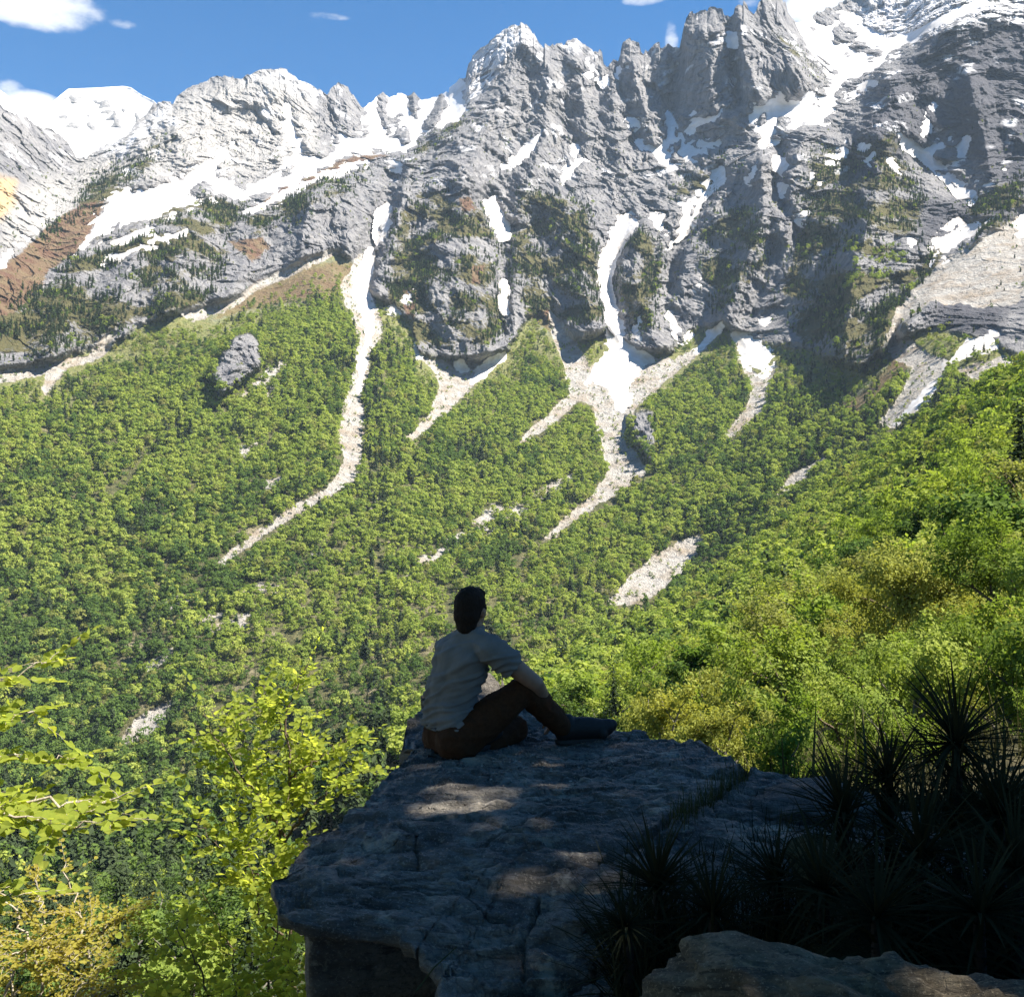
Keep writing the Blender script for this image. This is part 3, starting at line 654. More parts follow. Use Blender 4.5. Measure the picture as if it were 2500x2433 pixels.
    attrs = dict(scree=padk(np.maximum(scree * (1 - 0.0), stony_n * 0.9)), forest_floor=padk(forest_floor), turf=padk(turf_n * rock), heath=padk(heath), pale=padk(pale * rock), dark=padk(massif_shade * rock), dust=padk(np.clip(dust + 0.9 * rock * sstep(0.22, 0.42, fbm(q / 55.0 + 5, 3)) * sstep(520, 380, V), 0, 1)), meadow=padk(sstep(210, 10, V - foot) * (1 - rock)), ochre=padk(ochre))
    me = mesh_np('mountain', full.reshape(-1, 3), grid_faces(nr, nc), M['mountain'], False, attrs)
    tag(link('mountain', me), kind='structure')
    # snow lying on it: a smooth sheet whose thin edges dive under the rock
    t = np.clip(snow - 2.0 + 6.0 * fbm(np.stack([X, Y, Z], -1) / 26.0, 3) + 4.0 * fbm(np.stack([X, Y, Z], -1) / 9.0, 3), -40, 60)
    base = Y + blur(Yr - Y, 7)
    lift = np.clip(t, -14, 22) * 0.42 + 2.2 * sstep(4, 40, snow)
    Ys = base - lift * np.interp(Y, [800, 2400], [0.5, 1.0])
    spos = np.stack([(U - CU) / F * Ys, Ys, (CV - V) / F * Ys], -1)
    faces = grid_faces(len(g), nc)
    keepv = (snow > -12).ravel()
    keep = keepv[faces].all(1)
    dirt = sstep(700, 250, Y * 0 + V * 0 + 900 - V) * 0.6 + 0.25 * sstep(20, 0, snow)
    # one sheet per snowfield
    lab = np.full(U.shape, -1)
    best = np.full(U.shape, -12.0)
    for k, polys in enumerate(SNOW.values()):
        s = np.max([poly_sd(u2, v2, p) for p in polys], axis=0)
        mm = s > best; lab[mm] = k; best[mm] = s[mm]
    flab = lab.ravel()[faces].max(1)
    sp = spos.reshape(-1, 3); dr = dirt.ravel()
    for k in range(len(SNOW)):
        fk = faces[keep & (flab == k)]
        if not len(fk): continue
        ids, inv = np.unique(fk, return_inverse=True)
        me = mesh_np('snow', sp[ids], inv.reshape(-1, 4), M['snow'], True, dict(dirt=dr[ids]))
        tag(link('snow', me), kind='structure')
    clear = np.maximum(scree, np.max([sstep(-10, 4, np.maximum(poly_sd(Uw, Vw - 10, p), poly_sd(Uw, Vw - 20, p))) for p in SCREE], axis=0))
    return dict(clear=clear, U=U, V=V, Uw=Uw, Vw=Vw, pos=pos, rock=rock, scree=scree, stony=stony_n, heath=heath, turf=turf_n, snow=snow, foot=foot)

MT = build_mountain()

# the snow dome far behind, on the left
def build_far_peak():
    sk = [(-400, 60), (-120, 190), (0, 222), (30, 245), (70, 262), (115, 262), (150, 232), (166, 219), (240, 216), (300, 212), (320, 216), (345, 233), (375, 248), (430, 300), (600, 420)]
    us = np.arange(-400, 600, 3.0); S = np.interp(us, *zip(*sk)) + 1.2 * fbm(np.stack([us / 30, us * 0, us * 0], -1), 3)
    g = np.linspace(0, 1, 110)
    U = np.repeat(us[None], len(g), 0); V = S[None] + (470 - S[None]) * g[:, None]
    Y = np.interp(V, [150, 470], [4400, 3000]) + 250 * np.sin(U / 130.0)
    X = (U - CU) / F * Y; Z = (CV - V) / F * Y
    q = np.stack([X, Y * 0.6, Z], -1)
    crag = sstep(-14, 14, np.max([poly_sd(U + 10 * fbm(q / 60, 2), V + 10 * fbm(q / 60 + 4, 2), p) for p in (
        [(155, 245), (170, 222), (200, 240), (205, 255), (170, 258)], [(230, 245), (260, 240), (290, 280), (300, 315), (270, 310)], [(145, 285), (165, 280), (190, 300), (220, 320), (225, 318), (190, 318), (160, 310)], [(290, 255), (310, 265), (312, 280), (296, 272)], [(320, 270), (345, 285), (350, 310), (335, 305)], [(200, 285), (215, 280), (235, 315), (222, 318)])], axis=0))
    D = crag * (45 * ridged(q * np.array([1, 1, 0.5]) / 90.0, 4) + 26) + 10 * fbm(q / 140.0, 3)
    Y = Y - D
    pos = np.stack([(U - CU) / F * Y, Y, (CV - V) / F * Y], -1)
    back = pos[0] + np.array([0, 600.0, -500.0])
    full = np.concatenate([back[None], pos], 0)
    pad = lambda a: np.concatenate([a[:1], a], 0)
    z = np.zeros(full.shape[:2])
    me = mesh_np('far_mountain', full.reshape(-1, 3), grid_faces(*full.shape[:2]), M['mountain'], True, dict(pale=pad(crag * 0.6), scree=z, forest_floor=z, turf=z, heath=z, dark=z, dust=z, meadow=z, ochre=z))
    tag(link('far_mountain', me), kind='structure')
    sn = blur(Y, 4) - 14 * (1 - crag) + 10 * crag + 5 * fbm(q / 40.0, 3)
    sp = np.stack([(U - CU) / F * sn, sn, (CV - V) / F * sn + 3.0], -1)
    sp = np.concatenate([(sp[0] + np.array([0, 600.0, -490.0]))[None], sp], 0)
    me = mesh_np('far_snow', sp.reshape(-1, 3), grid_faces(*sp.shape[:2]), M['snow'], True, dict(dirt=z))
    tag(link('far_snow', me), kind='structure')
build_far_peak()
# ------------------------------------------------------------------ our own side of the valley
EDGE = [(-500, 1990), (0, 1960), (300, 1930), (500, 1900), (700, 1850), (850, 1790), (1010, 1730), (1150, 1690), (1300, 1630), (1450, 1560), (1600, 1480), (1750, 1390), (1900, 1270), (2000, 1170), (2100, 1100), (2180, 1065), (2300, 990), (2400, 940), (2500, 900), (2700, 800), (3000, 640), (3500, 400), (6000, 200)]
NEAR = [(-500, 1990, 420), (0, 1960, 430), (0, 2200, 280), (0, 2433, 170), (0, 2600, 60), (0, 2800, 17), (0, 3100, 5.6), (-500, 2400, 160), (-500, 2700, 30), (-500, 3100, 5.5),
        (500, 1900, 440), (500, 2100, 310), (500, 2300, 200), (500, 2433, 130), (500, 2600, 50), (500, 2800, 17), (500, 3100, 5.4),
        (900, 1800, 430), (900, 2000, 260), (900, 2300, 120), (900, 2500, 45), (900, 2750, 12), (900, 3100, 4.6),
        (1250, 1650, 500), (1250, 1850, 250), (1250, 2050, 110), (1250, 2300, 32), (1250, 2600, 8.5), (1250, 3100, 3.6),
        (1600, 1480, 640), (1600, 1640, 360), (1600, 1800, 150), (1600, 1950, 52), (1600, 2150, 17), (1600, 2400, 7.2), (1600, 2700, 3.9), (1600, 3100, 2.6),
        (1900, 1270, 760), (1900, 1420, 440), (1900, 1600, 210), (1900, 1780, 76), (1900, 1890, 22), (1900, 1990, 5.6), (1900, 2150, 4.2), (1900, 2400, 3.1), (1900, 3100, 2.0),
        (2200, 1060, 720), (2200, 1200, 440), (2200, 1350, 250), (2200, 1500, 130), (2200, 1700, 50), (2200, 1850, 15), (2200, 1950, 5.8), (2200, 2100, 4.3), (2200, 2350, 3.2), (2200, 3100, 1.9),
        (2500, 900, 480), (2500, 1050, 290), (2500, 1250, 150), (2500, 1450, 75), (2500, 1700, 30), (2500, 1850, 8), (2500, 1950, 5.2), (2500, 2100, 4.2), (2500, 2400, 3.1), (2500, 3100, 1.8), (6000, 200, 60), (6000, 900, 12), (6000, 1500, 4.5), (6000, 2300, 2.2), (6000, 3100, 1.5), (4500, 1000, 40), (4500, 1600, 7),
        (3000, 640, 420), (3000, 900, 220), (3000, 1300, 75), (3000, 1700, 16), (3000, 2100, 4.4), (3000, 3100, 1.7), (3500, 400, 380), (3500, 900, 130), (3500, 1500, 20), (3500, 2100, 3.8), (3500, 3100, 1.6)]

def mat_hillside():
    m = new_mat('hillside_ground'); t = NT(m)
    a = t.noise(0.35, 6, 0.62); b = t.noise(4.0, 6, 0.65)
    col = t.mix(t.rng(a, 0.4, 0.62), (0.030, 0.034, 0.015), (0.075, 0.065, 0.035))
    col = t.mix(t.math('MULTIPLY', t.rng(b, 0.55, 0.7), 0.6), col, (0.13, 0.115, 0.085))
    t.done(t.diffuse(col, 0.95, t.bump(b, 0.7, 0.12), 0.1))
    return m
M['hillside'] = mat_hillside()

def build_hillside():
    us = np.concatenate([np.arange(-500, 2700, 12.0), np.arange(2700, 6000, 60.0)])
    ex, ey = zip(*EDGE)
    S = np.interp(us, ex, ey) + 10 * fbm(np.stack([us / 90, us * 0, us * 0 + 2], -1), 3)
    S = S + 42            # ground line; the trees stand up to the edge
    g = np.linspace(0, 1, 200) ** 1.15
    U = np.repeat(us[None], len(g), 0); V = S[None] + (3100 - S[None]) * g[:, None]
    cu = np.linspace(-500, 6000, 130); cv = np.linspace(180, 3120, 120)
    A, B = np.meshgrid(cu, cv)
    lg = tps([(a, b, math.log(c)) for a, b, c in NEAR], A, B, 2e-3)
    fi = np.clip((V - cv[0]) / (cv[1] - cv[0]), 0, len(cv) - 1.001); fj = np.clip((U - cu[0]) / (cu[1] - cu[0]), 0, len(cu) - 1.001)
    i0 = fi.astype(int); j0 = fj.astype(int); a = fi - i0; b = fj - j0
    Y = np.exp(lg[i0, j0] * (1 - a) * (1 - b) + lg[i0 + 1, j0] * a * (1 - b) + lg[i0, j0 + 1] * (1 - a) * b + lg[i0 + 1, j0 + 1] * a * b)
    Y = np.flip(np.maximum.accumulate(np.flip(Y, 0), 0), 0)
    X = (U - CU) / F * Y; Z = (CV - V) / F * Y
    Z = Z + np.clip(Y * 0.012, 0, 3.0) * fbm(np.stack([X, Y, Z], -1) / 30.0, 3)
    pos = np.stack([X, Y, Z], -1)
    back = [pos[0] + np.array([0, 30.0 * k, -26.0 * k]) for k in range(1, 5)]
    # ground carries on under and behind the place where the photographer stands
    last = pos[-1].copy(); front = []
    for k in range(1, 14):
        d = 0.5 * k * (1 + 0.22 * k)
        p = last.copy(); p[:, 0] = last[:, 0] * (1 + 0.55 * k); p[:, 1] = last[:, 1] - d * 1.5
        p[:, 2] = np.where(p[:, 1] < 1.0, np.maximum(last[:, 2], -2.2 - 0.25 * np.abs(p[:, 0])) + 0.10 * d + 0.28 * np.clip(p[:, 0], -20, 20) * 0.5, last[:, 2]) - 0.15
        front.append(p)
    full = np.concatenate([np.stack(back[::-1]), pos, np.stack(front)], 0)
    me = mesh_np('hillside', full.reshape(-1, 3), grid_faces(*full.shape[:2]), M['hillside'], True)
    tag(link('hillside', me), kind='structure')
    return dict(U=U, V=V, pos=pos)
HS = build_hillside()

# ------------------------------------------------------------------ trees
def leaf_quads(centres, normals, size, rng, aspect=1.5, jit=0.35):
    """one leaf-sized quad, bent along its middle, for every centre"""
    n = len(centres)
    nr = normals + jit * rng.normal(size=(n, 3)); nr /= np.linalg.norm(nr, axis=1, keepdims=True) + 1e-9
    ref = rng.normal(size=(n, 3))
    t = np.cross(nr, ref); t /= np.linalg.norm(t, axis=1, keepdims=True) + 1e-9
    b = np.cross(nr, t)
    s = (size * (0.6 + 0.8 * rng.random(n)))[:, None]
    L_ = t * s * aspect * 0.5; W = b * s * 0.5
    fold = nr * s * 0.18
    v = np.stack([centres - L_, centres - W * 0.9 + fold * .5, centres + L_ * 0.9, centres + W * 0.9 + fold * .5], 1)
    return v.reshape(-1, 3), (np.arange(n)[:, None] * 4 + np.arange(4)[None]).astype(np.int32)

def tube(path, radii, sides=5):
    path = np.asarray(path, dtype=np.float64); n = len(path)
    tg = np.gradient(path, axis=0); tg /= np.linalg.norm(tg, axis=1, keepdims=True) + 1e-9
    ref = np.array([0.31, 0.93, 0.17]); a = np.cross(tg, ref); a /= np.linalg.norm(a, axis=1, keepdims=True) + 1e-9
    b = np.cross(tg, a)
    th = np.linspace(0, 2 * np.pi, sides, endpoint=False)
    r = np.asarray(radii)[:, None, None]
    v = path[:, None] + r * (a[:, None] * np.cos(th)[None, :, None] + b[:, None] * np.sin(th)[None, :, None])
    i = np.arange(n - 1)[:, None] * sides; j = np.arange(sides)[None]; k = (j + 1) % sides
    f = np.stack([i + j, i + k, i + sides + k, i + sides + j], -1).reshape(-1, 4)
    return v.reshape(-1, 3), f
def join(parts):
    vs, fs, o = [], [], 0
    for v, f in parts:
        vs.append(v); fs.append(f + o); o += len(v)
    return np.concatenate(vs), np.concatenate(fs)

def broadleaf_crown(rng, h, w, n_clump, per, leaf, base=0.18, cl=0.13):
    """leaf clumps on an uneven, lopsided crown with holes in it"""
    cs, ns = [], []
    lob = rng.normal(size=3) * 0.15
    for k in range(n_clump):
        th = rng.uniform(0, 2 * np.pi); zz = base + (1 - base) * rng.beta(1.5, 1.3)
        prof = math.sin(math.pi * min(1, max(0, (zz - base) / (1 - base)) ** 0.75 * 0.92 + 0.06)) ** 0.62
        rr = w * 0.5 * prof * (0.55 + 0.55 * rng.random()) * (1 + lob[0] * math.cos(th) + lob[1] * math.sin(2 * th))
        c = np.array([rr * math.cos(th), rr * math.sin(th), h * zz])
        out = np.array([math.cos(th), math.sin(th), 0.9]); out /= np.linalg.norm(out)
        cr = w * (cl + 0.11 * rng.random())
        d = rng.normal(size=(per, 3)); d /= np.linalg.norm(d, axis=1, keepdims=True)
        d[:, 2] = np.where(d[:, 2] < -.35, -d[:, 2], d[:, 2])
        rad = cr * (0.55 + 0.5 * rng.random(per))[:, None]
        cs.append(c + d * rad * np.array([1.0, 1.0, 0.95])); ns.append(0.9 * d + 0.45 * out)
    c = np.concatenate(cs); n = np.concatenate(ns)
    return leaf_quads(c, n / np.linalg.norm(n, axis=1, keepdims=True), leaf, rng)
def conifer_crown(rng, h, w, n_tier, per, leaf):
    cs, ns = [], []
    for k in range(n_tier):
        f = (k + 0.5) / n_tier
        z = h * (0.12 + 0.86 * f); r = w * 0.5 * (1 - f) ** 0.8 * (0.8 + 0.4 * rng.random())
        m = max(3, int(per * (1 - 0.6 * f)))
        th = rng.uniform(0, 2 * np.pi, m); rr = r * np.sqrt(rng.random(m)) * 1.0
        cs.append(np.stack([rr * np.cos(th), rr * np.sin(th), z - 0.32 * rr + 0.3 * rng.normal(size=m)], -1))
        ns.append(np.stack([0.6 * np.cos(th), 0.6 * np.sin(th), 0.9 + 0 * th], -1))
    c = np.concatenate(cs); n = np.concatenate(ns)
    return leaf_quads(c, n, leaf, rng, 2.0)
def trunk_mesh(rng, h, r, limbs=5, spread=0.3):
    parts = []
    bend = rng.normal(size=2) * 0.03 * h
    zs = np.linspace(-0.06, 0.86, 7)
    path = np.stack([bend[0] * zs ** 2, bend[1] * zs ** 2, zs * h], -1)
    parts.append(tube(path, r * (1.05 - zs) ** 0.8 + 0.01, 6))
    for k in range(limbs):
        z0 = rng.uniform(0.25, 0.7); th = rng.uniform(0, 6.28); l = spread * h * rng.uniform(0.6, 1.1)
        s = np.linspace(0, 1, 4)
        p0 = np.array([bend[0] * z0 ** 2, bend[1] * z0 ** 2, z0 * h])
        pth = p0 + np.stack([s * l * math.cos(th), s * l * math.sin(th), s * l * 0.75], -1)
        parts.append(tube(pth, r * 0.42 * (1 - 0.8 * s) + 0.006, 4))
    return join(parts)

def branchy(seed, mat, leaves, leaf, nb=3, lift=0.3, slim=1.0):
    """a crown carried by real limbs: uneven outline, gaps, leaves gathered on the outer twigs (height 1)"""
    rng = np.random.default_rng(seed); parts = []; tips = []
    def limb(p, d, l, r, lev):
        n = 5; pts = [p]
        for k in range(n):
            d = (d + rng.normal(size=3) * .16 + np.array([0, 0, .05])); d /= np.linalg.norm(d); pts.append(pts[-1] + d * l / n)
        if lev < 3: parts.append(tube(pts, np.linspace(r, r * .45, n + 1), 5 if lev < 2 else 3))
        if lev >= 1: tips.extend(pts[2:])
        if lev < 3:
            for k in range(nb if lev else nb + 4):
                i = int(rng.integers(2 if lev else 1, n + 1)); th = rng.uniform(0, 6.28)
                dd = d * .55 + np.array([math.cos(th) * slim, math.sin(th) * slim, lift]) * .85; dd /= np.linalg.norm(dd)
                limb(pts[i], dd, l * rng.uniform(.45, .72), r * .5, lev + 1)
    limb(np.array([0, 0, -.04]), np.array([.05, 0, 1.0]), .55, .020, 0)
    tips = np.array(tips); top = tips[:, 2].max()
    c = tips[rng.integers(len(tips), size=leaves)] + rng.normal(size=(leaves, 3)) * .024
    ax = c - np.array([0, 0, .62 * top]); ax /= np.linalg.norm(ax, axis=1, keepdims=True) + 1e-6
    nr = rng.normal(size=(leaves, 3)) * .38 + .75 * ax + np.array([0, 0, .35]); nr /= np.linalg.norm(nr, axis=1, keepdims=True)
    lv, lf = leaf_quads(c, nr, leaf, rng)
    bv, bf = join(parts)
    return mesh_np('crown', lv / top, lf, mat, False), mesh_np('trunk', bv / top, bf, M['dark_twig'] if seed % 2 else M['trunk'], True)
M['gold_leaf'] = mat_leaf('golden_leaves', (0.235, 0.258, 0.062), (0.275, 0.285, 0.074), (0.165, 0.200, 0.046), 0.36, (1.6, 1.5, 0.8), 1.5)
M['bush_leaf'] = mat_leaf('bush_leaves', (0.145, 0.200, 0.042), (0.225, 0.265, 0.060), (0.100, 0.155, 0.036), 0.34, (1.5, 1.6, 0.7), 2.0)
# near trees: every one its own object, crown and trunk as parts (six crowns of each kind, meshes shared)
rt = np.random.default_rng(21)
def crowns(name, mat, n, fn):
    out = []
    for k in range(n):
        v, f = fn()
        out.append(mesh_np(name, v, f, mat, False))
    return out
NEAR_CROWN = {
    'beech': crowns('crown', M['beech'], 6, lambda: broadleaf_crown(rt, 1.0, rt.uniform(0.62, 0.85), 34, 60, 0.040)),
    'beech_dark': crowns('crown', M['beech_dark'], 4, lambda: broadleaf_crown(rt, 1.0, rt.uniform(0.6, 0.8), 34, 60, 0.040)),
    'budding': crowns('crown', M['budding'], 4, lambda: broadleaf_crown(rt, 1.0, rt.uniform(0.65, 0.85), 30, 44, 0.034)),
    'conifer': crowns('crown', M['conifer'], 3, lambda: conifer_crown(rt, 1.0, rt.uniform(0.36, 0.48), 16, 70, 0.050)),
}
FINE = {
    'beech': [branchy(30 + q, M['beech'], 6500, .021, 3, .32, 1.1) for q in range(4)],
    'beech_dark': [branchy(40 + q, M['beech_dark'], 6500, .021, 3, .34, 1.0) for q in range(3)],
    'budding': [branchy(50 + q, M['budding'], 4500, .019, 3, .34, 1.05) for q in range(3)],
    'conifer': [(mesh_np('crown', *conifer_crown(rt, 1.0, .42, 22, 170, .026), M['conifer'], False), mesh_np('trunk', *trunk_mesh(rt, 1.0, .02), M['trunk'], True))],
}
NEAR_TRUNK = [mesh_np('trunk', *trunk_mesh(rt, 1.0, 0.022), M['trunk'], True) for _ in range(4)]
def far_protos(mat, n, fn):
    out = []
    for k in range(n):
        v, f = fn()
        out.append(bpy.data.objects.new('far_tree', mesh_np('far_tree', v, f, mat, False)))
    return out
PROTO = (far_protos(M['beech'], 5, lambda: broadleaf_crown(rt, 1.0, rt.uniform(0.6, 1.05), 12, 34, 0.085, 0.12, 0.17))
         + far_protos(M['beech_dark'], 3, lambda: broadleaf_crown(rt, 1.0, rt.uniform(0.6, 1.0), 12, 34, 0.085, 0.12, 0.17))
         + far_protos(M['budding'], 2, lambda: broadleaf_crown(rt, 1.0, rt.uniform(0.7, 0.9), 18, 16, 0.080))
         + far_protos(M['conifer'], 3, lambda: conifer_crown(rt, 1.0, rt.uniform(0.36, 0.5), 9, 30, 0.11)))
KIND0 = {'beech': (0, 5), 'beech_dark': (5, 8), 'budding': (8, 10), 'conifer': (10, 13)}

proto_col = bpy.data.collections.new('tree_kinds')       # source shapes for the wood, not in the scene themselves
for k, o in enumerate(PROTO):
    o.name = 'tree_kind_%02d' % k
    proto_col.objects.link(o)

def scatter_group():
    g = bpy.data.node_groups.new('scatter_trees', 'GeometryNodeTree')
    g.interface.new_socket('Geometry', in_out='INPUT', socket_type='NodeSocketGeometry')
    g.interface.new_socket('Geometry', in_out='OUTPUT', socket_type='NodeSocketGeometry')
    N = g.nodes; i = N.new('NodeGroupInput'); o = N.new('NodeGroupOutput')
    m2p = N.new('GeometryNodeMeshToPoints'); iop = N.new('GeometryNodeInstanceOnPoints'); ci = N.new('GeometryNodeCollectionInfo')
    ci.inputs['Collection'].default_value = proto_col
    ci.inputs['Separate Children'].default_value = True; ci.inputs['Reset Children'].default_value = True
    iop.inputs['Pick Instance'].default_value = True
    def at(name, typ):
        a = N.new('GeometryNodeInputNamedAttribute'); a.data_type = typ; a.inputs['Name'].default_value = name
        return [s for s in a.outputs if s.enabled and s.name == 'Attribute'][0]
    g.links.new(i.outputs[0], m2p.inputs['Mesh']); g.links.new(m2p.outputs[0], iop.inputs['Points'])
    g.links.new(ci.outputs[0], iop.inputs['Instance'])
    g.links.new(at('kind_index', 'INT'), iop.inputs['Instance Index'])
    eu = N.new('FunctionNodeEulerToRotation'); g.links.new(at('turn', 'FLOAT_VECTOR'), eu.inputs[0]); g.links.new(eu.outputs[0], iop.inputs['Rotation'])
    g.links.new(at('size', 'FLOAT_VECTOR'), iop.inputs['Scale'])
    g.links.new(iop.outputs[0], o.inputs[0])
    return g
SCATTER = scatter_group()
def scatter(name, pts, idx, size, rng, kind='stuff'):
    n = len(pts)
    me = bpy.data.meshes.new(name); me.vertices.add(n); me.vertices.foreach_set('co', np.ascontiguousarray(pts, dtype=np.float32).ravel())
    a = me.attributes.new('kind_index', 'INT', 'POINT'); a.data.foreach_set('value', np.ascontiguousarray(idx, dtype=np.int32))
    tr = np.stack([rng.normal(size=n) * 0.06, rng.normal(size=n) * 0.06, rng.uniform(0, 6.28, n)], -1).astype(np.float32)
    a = me.attributes.new('turn', 'FLOAT_VECTOR', 'POINT'); a.data.foreach_set('vector', tr.ravel())
    wd = size * rng.uniform(0.85, 1.2, n)
    sz = np.stack([wd, wd, size], -1).astype(np.float32)
    a = me.attributes.new('size', 'FLOAT_VECTOR', 'POINT'); a.data.foreach_set('vector', sz.ravel())
    o = link(name, me)
    md = o.modifiers.new('trees', 'NODES'); md.node_group = SCATTER
    tag(o, kind=kind)
    return o

def sample_surface(pos, dens, rng, cell, extra=()):
    """random places on a grid surface, density per square metre given per grid point, no two closer than about a cell"""
    a = pos[:-1, :-1]; b = pos[1:, :-1]; c = pos[1:, 1:]; d = pos[:-1, 1:]
    ar = 0.5 * np.linalg.norm(np.cross(c - a, d - b), axis=-1)
    # plan area, trees grow by the map
    ar = np.minimum(ar, 1.0 * np.abs((c - a)[..., 0] * (d - b)[..., 1] - (c - a)[..., 1] * (d - b)[..., 0]) + 0.25 * ar)
    dd = 0.25 * (dens[:-1, :-1] + dens[1:, :-1] + dens[1:, 1:] + dens[:-1, 1:])
    lam = (ar * dd).ravel()
    n = rng.poisson(lam)
    fi = np.repeat(np.arange(len(n)), n)
    s, t = rng.random(len(fi)), rng.random(len(fi))
    def lerp(arr):
        A, B, C, D_ = (x.reshape(-1, arr.shape[-1])[fi] for x in (arr[:-1, :-1], arr[1:, :-1], arr[1:, 1:], arr[:-1, 1:]))
        s_, t_ = s[:, None], t[:, None]
        return (A * (1 - s_) + B * s_) * (1 - t_) + (D_ * (1 - s_) + C * s_) * t_
    p = lerp(pos)
    ex = [lerp(e[..., None])[:, 0] for e in extra]
    ca, sa = math.cos(.6), math.sin(.6)
    pr = np.stack([p[:, 0] * ca - p[:, 1] * sa, p[:, 0] * sa + p[:, 1] * ca], -1) + 0.9 * cell * np.stack([noise3(p / 23.0), noise3(p / 23.0 + 40)], -1)
    key = np.floor(pr[:, 0] / cell).astype(np.int64) * 1000003 + np.floor(pr[:, 1] / cell).astype(np.int64) * 1009
    _, first = np.unique(key, return_index=True)
    return p[first], [e[first] for e in ex]

def grow_far_forest():
    rng = np.random.default_rng(5)
    m = MT; U, V, pos = m['U'], m['V'], m['pos']
    X, Y, Z = pos[..., 0], pos[..., 1], pos[..., 2]
    open_ = np.clip(m['clear'] * 1.3 + m['stony'] * 0.97 + sstep(-6, 4, m['snow']) + m['rock'], 0, 1)
    n = fbm(pos / 70.0, 3)
    gap = sstep(-0.42, -0.02, n)
    # thinner and lower towards the top of the fans
    top = sstep(0, 170, V - m['foot'])
    valley = sstep(1150, 1500, V) * sstep(300, 700, U) * sstep(1750, 1300, U)
    dens = 0.046 * (1 - open_) * (0.35 + 0.65 * gap) * (0.40 + 0.60 * top) * (1 - 0.82 * m['heath']) * (1 - 0.35 * valley)
    inview = (U > -120) & (U < 2650) & (V < 1950)
    p, ex = sample_surface(pos, dens * inview, rng, 4.0, (U, V, m['foot'], m['heath'], n))
    u, v, foot, heath, nn = ex
    s = rng.random(len(p)); big = 0.7 * noise3(p / 170.0) + 0.6 * noise3(p / 48.0 + 3)
    size = (4.8 + 10.5 * rng.random(len(p)) ** 1.5) * (0.55 + 0.45 * sstep(0, 200, v - foot)) * (1 - 0.45 * sstep(1150, 1500, v) * sstep(300, 700, u) * sstep(1750, 1300, u) * rng.random(len(p)))
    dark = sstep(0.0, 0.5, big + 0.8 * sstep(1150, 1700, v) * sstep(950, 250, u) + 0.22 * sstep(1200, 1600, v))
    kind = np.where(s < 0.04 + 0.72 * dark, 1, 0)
    kind = np.where((s > 0.93) | (rng.random(len(p)) < 0.55 * sstep(140, 0, v - foot)), 2, kind)
    kind = np.where((rng.random(len(p)) < 0.03 + 0.22 * sstep(0.25, 0.6, noise3(p / 90.0 + 60)) + 0.16 * ((u > 1800) & (v < 1150)) + 0.22 * sstep(820, 700, u * 0 + np.abs(u - 930) * 4 + 600)), 3, kind)
    lo = np.array([KIND0[k][0] for k in ('beech', 'beech_dark', 'budding', 'conifer')]); hi = np.array([KIND0[k][1] for k in ('beech', 'beech_dark', 'budding', 'conifer')])
    idx = (lo[kind] + rng.random(len(p)) * (hi - lo)[kind]).astype(int)
    size = np.where(kind == 3, size * 1.1, size)
    # bush-sized growth in the stony openings
    scatter('forest', p - np.array([0, 0, 0.3]), idx, size, rng)
    p4, ex = sample_surface(pos, 0.006 * np.clip(m['scree'] - m['rock'], 0, 1) * (1 - sstep(-8, 2, m["snow"])) * inview, rng, 4.0)
    scatter('scree_bushes', p4 - np.array([0, 0, 0.3]), (rng.random(len(p4)) * 10).astype(int), rng.uniform(1.5, 4.5, len(p4)), rng)
    # conifers and dwarf pine clinging to the cliffs
    cl = m['turf'] * m['rock'] * (1 - sstep(-8, 2, m['snow'])) * (1 - m['scree'])
    nn2 = fbm(pos / 45.0 + 9, 3)
    p2, ex = sample_surface(pos, 0.085 * cl * sstep(-0.15, 0.25, nn2) * inview, rng, 4.0, (U, V))
    u, v = ex
    sz = rng.uniform(3.5, 9.5, len(p2)) * np.interp(v, [250, 420, 600], [0.45, 0.75, 1.0])
    idx = (10 + rng.random(len(p2)) * 3).astype(int)
    light = (rng.random(len(p2)) < 0.05) | ((np.abs(u - 2150) < 90) & (np.abs(v - 650) < 60) & (rng.random(len(p2)) < 0.7))
    idx = np.where(light, (rng.random(len(p2)) * 5).astype(int), idx)
    low = rng.random(len(p2)) < 0.35
    idx = np.where(low & ~light, 5 + (rng.random(len(p2)) * 3).astype(int), idx); sz = np.where(low, sz * 0.6, sz)
    scatter('cliff_pines', p2 - np.array([0, 0, 0.3]), idx, sz, rng)
    # a thin sprinkle over the rest of the rock
    p3, ex = sample_surface(pos, 0.0035 * m['rock'] * sstep(-0.05, 0.45, nn2) * (1 - sstep(-8, 2, m['snow'])) * inview * sstep(230, 420, V), rng, 5.0)
    scatter('dwarf_pines', p3 - np.array([0, 0, 0.3]), (5 + rng.random(len(p3)) * 8).astype(int), rng.uniform(2.5, 6, len(p3)), rng)
    print('far trees', len(p), len(p2), len(p3))
grow_far_forest()

